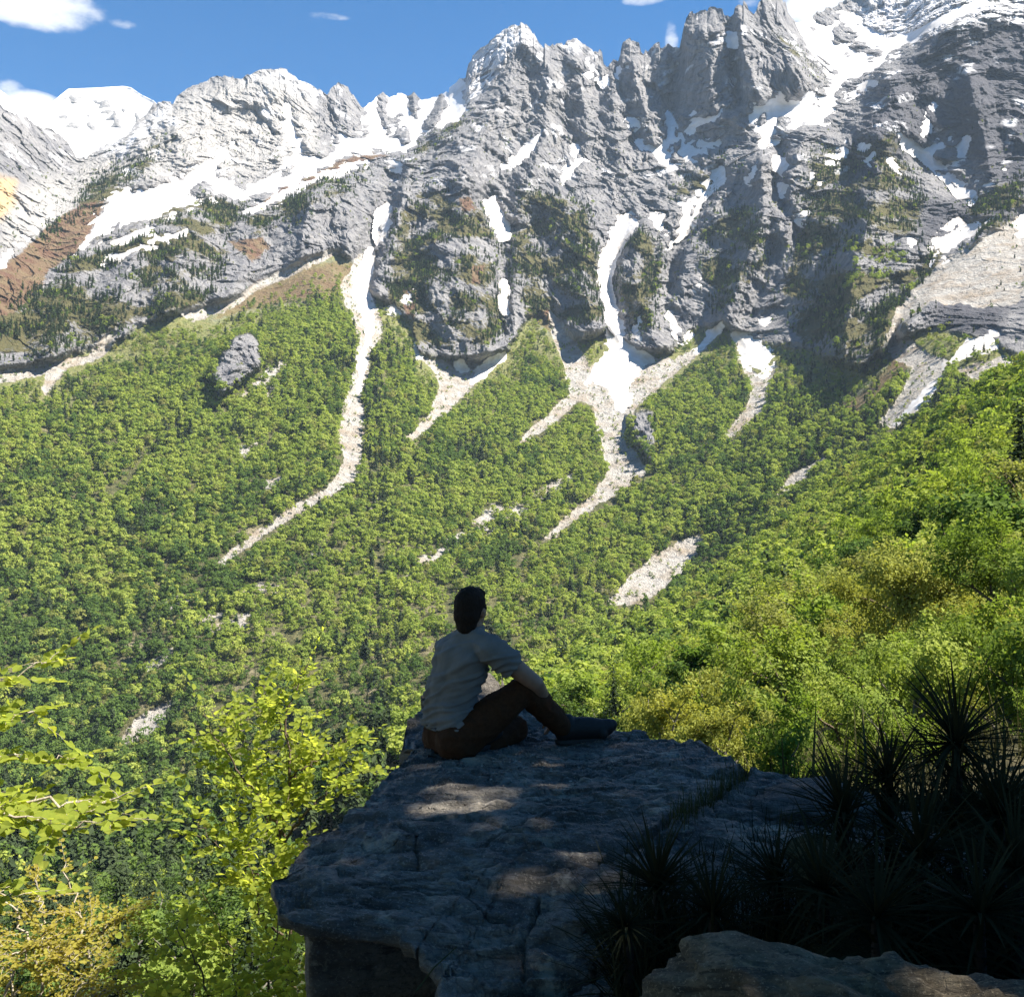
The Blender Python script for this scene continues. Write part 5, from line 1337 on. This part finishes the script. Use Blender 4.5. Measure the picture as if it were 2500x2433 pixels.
    tr = chain([(off(pel, -.08, -.01, -.015), .108), (off(pel, .08, -.01, -.015), .108)]) + chain([(off(pel, -.065, -.01, .05), .095), (off(pel, .065, -.01, .05), .095)])
    tr += chain([(hipR, .118), (hipR.lerp(knR, .5), .098), (knR, .074), (knR.lerp(anR, .3), .074), (knR.lerp(anR, .88), .06)])
    tr += chain([(hipL, .115), (hipL.lerp(knL, .5), .097), (knL, .078), (knL.lerp(anL, .35), .078), (knL.lerp(anL, .9), .062)])
    link('trousers', fuse('trousers', mv(tr), M['trousers'], 0.009, 4, tr_fn), root)
    # ---- shoes
    def shoe(an, d, side, gz):
        d = Vector((d.x, d.y, 0)).normalized(); s = Vector((d.y, -d.x, 0))
        b = Vector((an.x, an.y, gz))
        sh = chain([(b - d * .055 + up * .05, .046), (b + d * .02 + up * .055, .05), (b + d * .10 + up * .054, .048), (b + d * .165 + up * .050, .042), (b + d * .205 + up * .058, .034), (b + d * .232 + up * .064, .024)])
        sh += chain([(b - d * .03 + up * .055, .044), (b - d * .025 + up * .075, .044)]) + chain([(b + d * .05 + up * .075, .030), (b + d * .14 + up * .052, .026)]) + chain([(b + d * .165 + up * .035 + s * .02, .03), (b + d * .165 + up * .035 - s * .02, .03)])
        for k in range(4): sh += chain([(b + d * (.035 + .026 * k) + up * (.098 - .011 * k) + s * .022, .006), (b + d * (.04 + .026 * k) + up * (.098 - .011 * k) - s * .022, .006)])
        sh = [(np.asarray(v_) * np.array([1, 1, 1.35]) + np.array([0, 0, -.35 * gz]), f_) for v_, f_ in sh]
        def fn(co, no):
            co[:, 2] = np.maximum(co[:, 2], gz + inv.z + 0.012); return co
        o = link('shoe', fuse('shoe', mv(sh), M['shoe'], 0.006, 3, fn), root)
        so = chain([(b - d * .06 + up * .012, .038), (b + d * .05 + up * .012, .040), (b + d * .15 + up * .012, .044), (b + d * .195 + up * .012, .034)])
        def fn2(co, no):
            co[:, 2] = gz + inv.z + np.clip(co[:, 2] - (gz + inv.z), -0.002, 0.024); return co
        link('sole', fuse('sole', mv(so), M['sole'], 0.007, 1, fn2), o)
    gz = ledge_z(anR.x, anR.y) + 0.004
    shoe(anR + Vector((0.035, 0, 0)), Vector((0.97, 0.22, 0)), 1, gz)
    shoe(anL, Vector((-.5, -.5, 0)), 1, ledge_z(anL.x, anL.y) + 0.002)
    # belt showing under the shirt
    pts = []
    for k in range(33):
        a = 2 * math.pi * k / 32
        pts.append(off(pel, .172 * math.cos(a), .108 * math.sin(a) - .01, .052) + inv)
    link('belt', mesh_np('belt', *tube([p[:] for p in pts], [0.014] * len(pts), 6), M['shoe'], True), root)
build_person()
# ------------------------------------------------------------------ plants close to the camera
M['young_leaf'] = mat_leaf('young_beech_leaf', (0.250, 0.295, 0.052), (0.310, 0.335, 0.060), (0.185, 0.245, 0.044), 0.60, (2.1, 1.95, 1.2), 6.0)
M['yellow_leaf'] = mat_leaf('yellow_bud_leaf', (0.28, 0.262, 0.055), (0.26, 0.275, 0.055), (0.28, 0.215, 0.05), 0.5, (1.8, 1.7, 1.0), 8.0)
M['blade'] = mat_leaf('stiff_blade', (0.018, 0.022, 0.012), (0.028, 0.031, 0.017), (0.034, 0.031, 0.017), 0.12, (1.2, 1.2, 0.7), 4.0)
M['grass'] = mat_leaf('dry_grass', (0.06, 0.062, 0.028), (0.085, 0.075, 0.038), (0.05, 0.055, 0.022), 0.2, (1.2, 1.2, 0.8), 6.0)

M['stalk'] = mat_bark('dark_stalk', (0.018, 0.015, 0.012), (0.035, 0.029, 0.022), 14.0)
def leaf_shape(w=0.62):
    v = np.array([(0, 0, 0), (-.55 * w, .28, .10), (-.60 * w, .58, .11), (-.30 * w, .86, .07), (0, 1.0, .0), (.30 * w, .86, .07), (.60 * w, .58, .11), (.55 * w, .28, .10), (0, .5, -.02)], dtype=float)
    f = np.array([(0, 8, 1, 1), (1, 8, 2, 2), (2, 8, 3, 3), (3, 8, 4, 4), (4, 8, 5, 5), (5, 8, 6, 6), (6, 8, 7, 7), (7, 8, 0, 0)])[:, :3]
    return v, f
LEAF_V, LEAF_F = leaf_shape()
def leaf_mesh(mat): return mesh_np('leaf', LEAF_V, LEAF_F, mat, False)

def put_leaves(parent, frames, mesh, mat, single=150, name='leaf'):
    """frames: (place, along, normal, size); the largest-looking ones are objects, the others one joined part"""
    frames = sorted(frames, key=lambda q: -q[3] / max(q[0][1], 0.3))
    base = np.array(parent.location)
    for p, a, n, s in frames[:single]:
        a = Vector(a).normalized(); n = Vector(n); n = (n - a * n.dot(a)).normalized(); b = a.cross(n)
        o = bpy.data.objects.new(name, mesh); COL.objects.link(o); o.parent = parent
        o.matrix_basis = Matrix.Translation(Vector(p) - Vector(base)) @ Matrix((b, a, n)).transposed().to_4x4() @ Matrix.Scale(s, 4)
    rest = frames[single:]
    if rest:
        Pp = np.array([q[0][:] for q in rest]) - base; A = np.array([q[1][:] for q in rest]); Nn = np.array([q[2][:] for q in rest]); S = np.array([q[3] for q in rest])
        A /= np.linalg.norm(A, axis=1, keepdims=True); Nn = Nn - A * (Nn * A).sum(1, keepdims=True); Nn /= np.linalg.norm(Nn, axis=1, keepdims=True) + 1e-9
        Bb = np.cross(A, Nn)
        v = Pp[:, None] + S[:, None, None] * (LEAF_V[None, :, 0:1] * Bb[:, None] + LEAF_V[None, :, 1:2] * A[:, None] + LEAF_V[None, :, 2:3] * Nn[:, None])
        f = (np.arange(len(rest))[:, None, None] * len(LEAF_V) + LEAF_F[None]).reshape(-1, 3)
        tag(link('foliage', mesh_np('foliage', v.reshape(-1, 3), f, mat, False), parent), kind='stuff')

def spray(rng, p0, d, length, size, gap, frames, twigs, up=Vector((0, 0, 1)), sag=0.12, thick=0.0016):
    """a flat beech spray: a slightly zig-zag twig with leaves left and right"""
    d = Vector(d).normalized(); side = d.cross(up).normalized() if abs(d.dot(up)) < .97 else Vector((1, 0, 0)); nrm = side.cross(d).normalized()
    n = max(2, int(length / gap)); pts = []
    p = Vector(p0)
    for k in range(n + 1):
        s = k / n
        pts.append(p.copy())
        dd = (d + side * 0.16 * ((-1) ** k) + Vector((0, 0, -sag * s)) + Vector(rng.normal(size=3)) * 0.07).normalized()
        if k > 0:
            sg = 1 if k % 2 else -1
            la = (d * 0.55 + side * sg * rng.uniform(.6, 1.0) + Vector((0, 0, rng.uniform(-.28, .12)))).normalized()
            ln = (nrm * .8 + Vector((.25, -.55, 0)) + Vector(rng.normal(size=3)) * 0.45).normalized()
            frames.append((p.copy(), la, ln, size * rng.uniform(.65, 1.15)))
            if rng.random() < .35: frames.append((p.copy(), (d * .8 - side * sg * .6).normalized(), (nrm + Vector(rng.normal(size=3)) * 0.4).normalized(), size * rng.uniform(.5, .9)))
        p = p + dd * length / n
    frames.append((p, dd, nrm, size * .9))
    twigs.append(([q[:] for q in pts], np.linspace(thick, thick * .4, len(pts))))

def stem_pts(path):  # (u, v, depth)
    return [P(*q) for q in path]
def resample(pts, n):
    a = np.array([p[:] for p in pts]); s = np.concatenate([[0], np.cumsum(np.linalg.norm(np.diff(a, axis=0), axis=1))])
    q = np.linspace(0, s[-1], n)
    return np.stack([np.interp(q, s, a[:, k]) for k in range(3)], -1)

def leafy_plant(name, label, cat, seed, stems, leafmat, barkmat, size, gap, twig_len, per_m, single, base=None, group=None, flat=0.35, sub=True):
    rng = np.random.default_rng(seed)
    frames, twigs, main = [], [], []
    for st in stems:
        path, r0, leafy0 = st
        pts = resample(stem_pts(path), 26)
        pts[1:-1] += rng.normal(size=(24, 3)) * 0.012
        main.append((pts, np.linspace(r0, r0 * .22, len(pts))))
        ln = np.linalg.norm(np.diff(pts, axis=0), axis=1).sum()
        n = int(ln * per_m * (1 - leafy0))
        for k in range(n):
            s = leafy0 + (1 - leafy0) * (k + rng.random()) / n
            i = min(int(s * 25), 24); p = Vector(pts[i]); dr = Vector(pts[i + 1] - pts[i]).normalized()
            az = rng.uniform(0, 2 * math.pi)
            h = Vector((math.cos(az), math.sin(az), 0))
            d = (h * 1.0 + dr * 0.55 + Vector((0, 0, flat * rng.uniform(0, 1)))).normalized()
            tl = twig_len * rng.uniform(.5, 1.2) * (1.05 - .55 * s)
            spray(rng, p, d, tl, size, gap, frames, twigs)
            if sub and tl > 0.18:
                for _ in range(2):
                    q = p + d * tl * rng.uniform(.25, .7)
                    spray(rng, q, (d + Vector(rng.normal(size=3)) * .6).normalized(), tl * .6, size, gap, frames, twigs)
        spray(rng, pts[-1], Vector(pts[-1] - pts[-3]), twig_len * .6, size, gap, frames, twigs)
    root = empty(name, base if base is not None else stem_pts(stems[0][0][:1])[0])
    tag(root, label, cat, group)
    b = np.array(root.location)
    for pts, r in main:
        v, f = tube(pts, r, 6); link('stem', mesh_np('stem', v - b, f, barkmat, True), root)
    v, f = join([tube(p, r, 4) for p, r in twigs]); tag(link('twigs', mesh_np('twigs', v - b, f, barkmat, True), root), kind='stuff')
    put_leaves(root, frames, leaf_mesh(leafmat), leafmat, single)
    return root

leafy_plant('beech_sapling', 'tall young beech with bright yellow-green leaves left of the rock ledge', 'sapling', 3,
    [([(700, 2560, 6.8), (705, 2250, 6.8), (690, 2050, 6.85), (712, 1850, 6.9), (700, 1720, 6.95), (752, 1620, 7.0)], .022, .22),
     ([(690, 2060, 6.85), (740, 1990, 6.8), (800, 1930, 6.75), (890, 1880, 6.8)], .011, .25), ([(695, 2040, 6.85), (625, 1940, 6.7), (560, 1850, 6.6), (500, 1745, 6.6)], .011, .2),
     ([(708, 1900, 6.9), (780, 1850, 6.9), (840, 1810, 7.0)], .008, .2), ([(700, 2200, 6.8), (610, 2120, 6.6), (520, 2050, 6.5), (470, 1990, 6.5)], .009, .25),
     ([(702, 2300, 6.8), (640, 2240, 6.6), (620, 2150, 6.5), (600, 2060, 6.5)], .009, .3), ([(705, 1800, 6.95), (660, 1740, 6.9), (640, 1690, 6.9)], .006, .2), ([(690, 2080, 6.8), (650, 2000, 6.9), (640, 1900, 7.0), (590, 1790, 7.1)], .009, .3)],
    M['young_leaf'], M['dark_twig'], .054, .033, .42, 18, 300)
leafy_plant('beech_sapling', 'low leafy beech shoots under the left tip of the rock ledge', 'sapling', 4,
    [([(640, 2600, 6.2), (650, 2430, 6.2), (660, 2330, 6.2), (690, 2220, 6.3)], .012, .1), ([(560, 2600, 6.0), (520, 2440, 5.9), (470, 2330, 5.8), (430, 2260, 5.8)], .011, .15), ([(520, 2600, 5.6), (430, 2470, 5.5), (370, 2400, 5.5), (340, 2330, 5.5)], .010, .15),
     ([(600, 2600, 6.2), (580, 2420, 6.3), (560, 2300, 6.4), (500, 2190, 6.4)], .010, .2), ([(690, 2640, 6.0), (700, 2480, 6.0), (700, 2360, 6.0)], .009, .1), ([(770, 2700, 5.2), (765, 2480, 5.2), (745, 2330, 5.3)], .009, .05), ([(850, 2720, 5.0), (850, 2500, 5.0), (830, 2340, 5.1)], .009, .05), ([(930, 2740, 4.9), (925, 2520, 4.9), (900, 2360, 5.0)], .009, .05)],
    M['young_leaf'], M['dark_twig'], .052, .034, .36, 16, 200)
leafy_plant('yellow_shrub', 'straggly shrub with pale crooked stems and small orange-yellow leaves at lower left', 'shrub', 6,
    [([(120, 2620, 5.2), (100, 2380, 5.2), (70, 2290, 5.2), (40, 2230, 5.25), (-10, 2170, 5.3)], .014, .35), ([(250, 2620, 5.4), (235, 2430, 5.4), (205, 2290, 5.4), (180, 2200, 5.45), (160, 2110, 5.5)], .014, .3),
     ([(205, 2290, 5.4), (270, 2250, 5.3), (330, 2220, 5.3)], .007, .2), ([(70, 2290, 5.2), (150, 2330, 5.1), (190, 2350, 5.0)], .006, .1), ([(0, 2440, 5.0), (60, 2330, 5.0), (20, 2330, 5.0), (-60, 2320, 5.0)], .009, .3),
     ([(140, 2620, 5.0), (150, 2450, 5.0), (230, 2380, 5.0), (300, 2330, 5.0)], .008, .2), ([(60, 2620, 5.1), (40, 2440, 5.1), (20, 2380, 5.1), (-30, 2280, 5.1)], .009, .2), ([(200, 2620, 5.2), (190, 2470, 5.2), (260, 2420, 5.2), (330, 2400, 5.2)], .008, .2), ([(90, 2350, 5.2), (110, 2250, 5.2), (90, 2140, 5.3)], .007, .2)],
    M['yellow_leaf'], M['twig'], .025, .017, .28, 30, 250)
leafy_plant('beech_tree', 'layered beech boughs with bright backlit leaves reaching in at the left edge', 'beech tree', 8,
    [([(-420, 3150, 3.6), (-400, 2600, 3.6), (-380, 2000, 3.6), (-330, 1700, 3.6), (-320, 1450, 3.7)], .05, 2.0),
     ([(-385, 2050, 3.6), (-200, 1990, 3.6), (0, 1960, 3.6), (130, 1965, 3.6), (310, 1935, 3.65)], .012, .3), ([(-380, 2000, 3.6), (-150, 1960, 3.4), (30, 1990, 3.3), (140, 2030, 3.3), (290, 2000, 3.3)], .010, .3),
     ([(-370, 1960, 3.6), (-200, 1880, 3.7), (0, 1850, 3.7), (190, 1860, 3.75)], .010, .4), ([(-340, 1800, 3.6), (-150, 1770, 3.7), (10, 1750, 3.7), (90, 1755, 3.7)], .008, .5), ([(-330, 1720, 3.6), (-150, 1690, 3.8), (20, 1660, 3.8), (130, 1600, 3.9)], .008, .5),
     ([(-380, 2300, 3.5), (-150, 2230, 3.4), (0, 2190, 3.4), (60, 2180, 3.4)], .008, .7), ([(-380, 2020, 3.6), (-150, 2030, 3.8), (60, 2000, 3.8), (240, 1985, 3.8)], .008, .4)],
    M['young_leaf'], M['twig'], .047, .022, .24, 28, 300, flat=0.05)

# ---- bristly plants on the dark shelf at the right
def blade_mesh(l=1.0, w=0.022, droop=0.12):
    s = np.linspace(0, 1, 5); z = -droop * s ** 2; wd = w * (1 - s ** 2.2) + 0.001
    v = []
    for k in range(5): v += [(-wd[k], s[k] * l, z[k] + 0.25 * wd[k]), (0, s[k] * l, z[k]), (wd[k], s[k] * l, z[k] + 0.25 * wd[k])]
    f = []
    for k in range(4):
        for j in range(2): f.append((3 * k + j, 3 * k + j + 1, 3 * k + j + 4, 3 * k + j + 3))
    return mesh_np('blade', np.array(v), np.array(f), M['blade'], True)
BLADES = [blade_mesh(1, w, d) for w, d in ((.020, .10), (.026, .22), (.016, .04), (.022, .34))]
def bristly(u, v, y, l, n, label, seed, tilt=(0, 0), spread=1.0):
    rng = np.random.default_rng(seed)
    c = P(u, v, y)
    g = empty('bristly_plant', (c.x, c.y, c.z)); tag(g, label, 'spiky plant', 'bristly plants on the shaded shelf')
    # short woody stem down to the ground
    zb = -1.62 - c.z
    st = [(0, 0, zb if zb < -.03 else -.06), (.01, .01, zb * .5 if zb < -.03 else -.03), (0, 0, 0.0)]
    v_, f_ = tube(st, [.02, .018, .016], 6); link('stem', mesh_np('stem', v_, f_, M['stalk'], True), g)
    n = int(n * 1.7); depth = max(0.02, min(-zb, .45))
    for k in range(n):
        th = rng.uniform(0, 2 * math.pi); el = math.asin(rng.uniform(-.30, 1.0)) * spread + (1 - spread) * math.pi / 2
        d = Vector((math.cos(th) * math.cos(el) + tilt[0], math.sin(th) * math.cos(el), math.sin(el) + tilt[1])).normalized()
        side = d.cross(Vector((0, 0, 1))).normalized(); nrm = side.cross(d)
        o = bpy.data.objects.new('blade', BLADES[int(rng.integers(4))]); COL.objects.link(o); o.parent = g
        o.matrix_basis = Matrix.Translation((0, 0, -depth * (0 if k < n * .45 else rng.random()))) @ Matrix((side, d, nrm)).transposed().to_4x4() @ Matrix.Scale(l * rng.uniform(.72, 1.12), 4)
    return g
for q in ((2335, 1815, 3.7, .34, 130, 'tallest bristly plant at right, its fan of stiff blades against the lit trees', 1), (2170, 1905, 3.8, .30, 100, 'bristly plant left of the tallest one, blades spreading leftwards', 2, (-.3, .1)),
          (2060, 1985, 3.6, .29, 100, 'bristly plant at the right end of the ledge, blades leaning left', 3, (-.25, .15)), (1605, 2165, 3.35, .25, 120, 'bristly plant growing on the ledge, leftmost of its kind', 4, (0, .35)),
          (1530, 2260, 3.15, .20, 90, 'small drooping bristly tuft hanging over the small pale rock', 5, (-.25, -.1)), (1895, 2150, 3.4, .24, 90, 'short bristly plant in the middle of the ledge, blades fanning left', 6, (-.35, .2)),
          (2010, 2170, 3.2, .30, 110, 'bristly plant in the dark centre of the shelf', 7), (2250, 2090, 3.3, .33, 110, 'bristly plant right of the dark centre of the shelf', 8), (2440, 1985, 3.5, .34, 110, 'bristly plant at the right edge under the tallest one', 9, (0, .1)),
          (1740, 2230, 3.2, .24, 90, 'bristly plant between the ledge tuft and the dark centre', 10, (-.1, .3)), (2140, 2240, 2.9, .28, 90, 'bristly plant behind the sunlit boulder', 11), (2390, 2230, 2.9, .30, 90, 'bristly plant above the grey boulder at lower right', 12), (2480, 2120, 3.1, .3, 80, 'bristly plant cut by the right edge of the picture', 13)):
    bristly(*q[:6], 100 + q[6], *(q[7:8] or ()))

def tuft(name, label, pts, seed, lmin, lmax, mat, w=.0022, kind=None, cat=None, lean=.5):
    rng = np.random.default_rng(seed); V_, F_ = [], []; o = 0
    for p in pts:
        l = rng.uniform(lmin, lmax); th = rng.uniform(0, 6.28); k = lean * rng.random()
        d = np.array([math.cos(th) * k, math.sin(th) * k, 1.0]); sd = np.array([-math.sin(th), math.cos(th), 0]) * w
        s = np.array([0, .5, 1.0]); pt = np.array(p) + (s[:, None] * d * l) + np.stack([math.cos(th) * k * l * .5 * s ** 2, math.sin(th) * k * l * .5 * s ** 2, -.3 * k * l * s ** 2], -1)
        V_ += [pt[0] - sd, pt[0] + sd, pt[1] + sd * .8, pt[1] - sd * .8, pt[2]]; F_ += [(o, o + 1, o + 2, o + 3), (o + 3, o + 2, o + 4, o + 4)]; o += 5
    tri = [f[:3] for f in F_] + [(f[0], f[2], f[3]) for f in F_ if f[3] != f[2]]
    ob = link(name, mesh_np(name, np.array(V_), np.array(tri), mat, False)); tag(ob, label, cat, None, kind)
rg = np.random.default_rng(77)
pts = []
for _ in range(420):
    s = rg.random(); u = 1640 + 190 * s + rg.normal(0, 14); v = 2020 - 120 * s + rg.normal(0, 9)
    x, y = plan_on(u, v, -1.35); pts.append((x, y, ledge_z(x, y) - .01))
tuft('grass_tuft', 'dry grass tuft growing from the crack across the ledge', pts, 3, .05, .15, M['grass'], .0016, None, 'grass tuft')
pts = []
for _ in range(9000):
    u, v = rg.uniform(1500, 2620), rg.uniform(1930, 2420)
    z = -1.50; x, y = plan_on(u, v, z)
    if u < 1780 and v < 2150: continue
    pts.append((x, y, z - .06))
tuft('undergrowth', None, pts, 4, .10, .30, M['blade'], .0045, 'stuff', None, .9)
# a bare twig caught by the light among the bristly plants, and a dry stalk below the ledge
v_, f_ = tube([P(2255, 2150, 3.0)[:], P(2300, 2172, 2.98)[:], P(2350, 2186, 2.95)[:], P(2400, 2192, 2.95)[:]], [.005, .005, .004, .003], 6)
tag(link('twig', mesh_np('twig', v_, f_, M['dark_twig'], True)), 'bare dry twig lying among the bristly plants at right', 'twig')
v_, f_ = tube([P(1015, 2420, 2.75)[:], P(1060, 2360, 2.8)[:], P(1115, 2310, 2.86)[:]], [.0022, .002, .0012], 5)
tag(link('grass_stalk', mesh_np('grass_stalk', v_, f_, M['grass'], True)), 'thin dry stalk standing before the dark boulder under the ledge', 'stalk')

# ---- bushes and small trees just beyond the ledge and under the big golden tree
def golden(name, label, base, h, seed, mat, leaves, leaf, nb=4):
    c, b = branchy(seed, mat, leaves, leaf, nb, .28, 1.15)
    t = empty(name, base); t.scale = (h, h, h); tag(t, label, 'tree'); link('crown', c, t); link('trunk', b, t)
golden('golden_tree', 'large golden-yellow tree with dark branches showing, on the slope above the bristly plants', P(2255, 1745, 46), 7.9, 5, M['gold_leaf'], 26000, .0125)
golden('golden_tree', 'smaller yellow-green tree left of the large golden tree', P(2060, 1745, 50), 5.2, 16, M['gold_leaf'], 15000, .014)
golden('leafy_tree', 'green leafy tree rising along the right edge of the picture', P(2490, 1720, 36), 6.6, 7, M['bush_leaf'], 20000, .013)
golden('leafy_tree', 'yellowish tree between the golden tree and the right edge', P(2400, 1780, 40), 5.2, 19, M['gold_leaf'], 15000, .014)
golden('leafy_tree', 'green bushy tree below the large golden tree, behind the tallest bristly plant', P(2180, 1830, 30), 3.4, 23, M['bush_leaf'], 12000, .016)
BUSHY = [branchy(60 + q, M[m_], 7000, .019, 4, .35, 1.3) for q, m_ in enumerate(('bush_leaf', 'bush_leaf', 'gold_leaf', 'gold_leaf', 'bush_leaf'))]
def bushes():
    rng = np.random.default_rng(15); U, V, pos = HS['U'], HS['V'], HS['pos']
    Y = pos[..., 1]
    d = np.interp(Y, [7, 20, 75], [.7, .20, .05]) * np.where(U > 2250, 2.2, 1.0) * ((Y > 6.4) & (Y < 75) & (U > 1250) & (U < 2650) & (V < 2060))
    p, ex = sample_surface(pos, d, rng, 1.1, (U, V)); u, v = ex
    size = (1.0 + 3.0 * rng.random(len(p)) ** 2) * np.interp(p[:, 1], [7, 20, 60], [.5, .8, 1.3]) * np.where(u > 1950, .75, 1.0)
    order = np.argsort(p[:, 1])
    for k, i in enumerate(order[:170]):
        where = ('just beyond the right end of the rock ledge' if u[i] < 1750 else 'between the ledge and the bristly plants' if u[i] < 1950 else 'under the smaller golden tree' if u[i] < 2150 else 'under the large golden tree, behind the bristly plants' if u[i] < 2380 else 'at the right edge, behind the bristly plants') + (', low' if size[i] < 1.2 else '')
        m_, w_ = BUSHY[int(rng.integers(5))]; yel = m_.materials[0] == M['gold_leaf']
        t = empty('bush', p[i]); t.rotation_euler = (0, 0, rng.uniform(0, 6.28)); t.scale = (size[i],) * 3
        tag(t, ('yellowish ' if yel else 'green ') + 'leafy bush ' + where, 'bush', ('yellowish' if yel else 'green') + ' bushes ' + where)
        link('crown', m_, t); link('stem', w_, t)
    g_, ex = sample_surface(pos, 26.0 * ((Y > 4.6) & (Y < 34) & (U > 1750) & (U < 2700) & (V < 2000)), rng, .06, (U, V))
    tuft('slope_grass', None, g_[:9000], 9, .25, .7, M['grass'], .008, 'stuff', None, 1.0)
    print('bushes', len(p), len(g_))
bushes()
# ------------------------------------------------------------------ the tree overhead, right of the frame, that shades the ledge
def shade_tree():
    rng = np.random.default_rng(41)
    Ln = np.array(L[:])
    region = [(-1.05, 2.0), (-1.02, 3.3), (-.93, 3.8), (-.92, 4.25), (-.80, 4.5), (-1.40, 4.75), (-1.45, 5.75), (-.95, 6.1), (-.45, 6.25), (.3, 6.35), (1.2, 6.3), (2.2, 6.2), (4.5, 6.3), (7.5, 6.0), (7.5, 0.2), (2.5, 0.2), (0.2, 0.6), (-.9, 1.2)]
    gx, gy = np.meshgrid(np.arange(-1.2, 7.6, .16), np.arange(.1, 6.5, .17))
    gx = gx.ravel() + rng.uniform(-.08, .08, gx.size); gy = gy.ravel() + rng.uniform(-.08, .08, gy.size)
    ins = poly_sd(gx.astype(np.float32), gy.astype(np.float32), region) > 0.10
    # gaps where sun flecks reach the rock
    keep = ins.copy()
    for fu, fv, fr in ((1115, 1955, .085), (1165, 1968, .05), (1415, 2085, .045)):
        fx, fy = plan_on(fu, fv, -1.36)
        keep &= np.hypot(gx - fx, gy - fy) > fr + .16
    fx, fy = 0.74, 1.95
    keep &= ~((np.abs(gx - .32) < .38) & (np.abs(gy - 1.98) < .15) & (rng.random(len(gx)) < .66))
    gx, gy = gx[keep], gy[keep]
    n = len(gx)
    t = rng.uniform(9.0, 14.0, n)
    c = np.stack([gx, gy, np.full(n, -1.36)], -1) + Ln * t[:, None]
    per = 22
    cc = np.repeat(c, per, 0) + rng.normal(size=(n * per, 3)) * .085
    nr = rng.normal(size=(n * per, 3)) * .5 + Ln; nr /= np.linalg.norm(nr, axis=1, keepdims=True)
    v, f = leaf_quads(cc, nr, .125, rng, 1.3, .25)
    base = np.array([8.6, 3.4, -1.2])
    root = empty('beech_tree', base); tag(root, 'tall beech standing right of the picture whose crown shades the ledge', 'beech tree')
    link('crown', mesh_np('crown', v - base, f, M['beech_dark'], False), root)
    parts = []
    mid = np.array([9.3, 3.9, 4.0]); top = c.mean(0) + np.array([0, 0, 2.0])
    parts.append(tube([base - [0, 0, .5], base + [.2, .1, 2], mid, 0.5 * (mid + top), top], [.32, .27, .22, .15, .06], 10))
    for k in range(26):
        e = c[rng.integers(n)]; s = mid + (top - mid) * rng.uniform(0, .7)
        m_ = 0.5 * (s + e) + np.array([0, 0, .5])
        parts.append(tube([s, m_, e], [.07, .045, .012], 6))
    v, f = join(parts); link('trunk', mesh_np('trunk', v - base, f, M['trunk'], True), root)
shade_tree()

def sky_block_tree():
    """unseen beech added behind and above the camera to cut sky light on the ledge"""
    rng = np.random.default_rng(52)
    n = 900
    c = np.stack([rng.uniform(-6.5, 2.6, n), rng.uniform(-7.0, 2.6, n), rng.uniform(3.0, 7.5, n)], -1)
    c[:, 2] += 0.35 * np.maximum(c[:, 1], 0)
    per = 14
    cc = np.repeat(c, per, 0) + rng.normal(size=(n * per, 3)) * .24
    nr = rng.normal(size=(n * per, 3)) * .6 + np.array([0, 0, 1.0]); nr /= np.linalg.norm(nr, axis=1, keepdims=True)
    v, f = leaf_quads(cc, nr, .22, rng, 1.3, .25)
    base = np.array([1.5, -4.5, -1.4])
    root = empty('beech_tree', base); tag(root, 'unseen broad beech added behind the camera to block sky light from the shelf', 'beech tree')
    link('crown', mesh_np('crown', v - base, f, M['beech_dark'], False), root)
    parts = [tube([base - [0, 0, .8], base + [.1, 0, 2.5], base + [0, .3, 5], base + [.2, .5, 8]], [.30, .24, .16, .06], 10)]
    for k in range(18):
        e = c[rng.integers(n)]; s = base + np.array([0, .2, rng.uniform(3, 6)])
        parts.append(tube([s, .5 * (s + e) + [0, 0, .4], e], [.08, .05, .012], 6))
    v, f = join(parts); link('trunk', mesh_np('trunk', v - base, f, M['trunk'], True), root)
sky_block_tree()
# ------------------------------------------------------------------ the air of the valley
def build_haze():
    m = new_mat('valley_air'); nt = m.node_tree
    out = nt.nodes.new('ShaderNodeOutputMaterial'); pv = nt.nodes.new('ShaderNodeVolumePrincipled')
    pv.inputs['Density'].default_value = HAZE
    pv.inputs['Color'].default_value = (0.62, 0.80, 1.0, 1)
    pv.inputs['Anisotropy'].default_value = 0.0
    nt.links.new(pv.outputs[0], out.inputs['Volume'])
    lo, hi = np.array([-4200.0, -200.0, -700.0]), np.array([4600.0, 5400.0, 1700.0])
    c = np.array([[x, y, z] for x in (lo[0], hi[0]) for y in (lo[1], hi[1]) for z in (lo[2], hi[2])])
    f = np.array([(0, 1, 3, 2), (4, 6, 7, 5), (0, 4, 5, 1), (2, 3, 7, 6), (0, 2, 6, 4), (1, 5, 7, 3)])
    o = link('haze', mesh_np('haze', c, f, m, False)); tag(o, kind='stuff')
HAZE = 3.4e-5
build_haze()
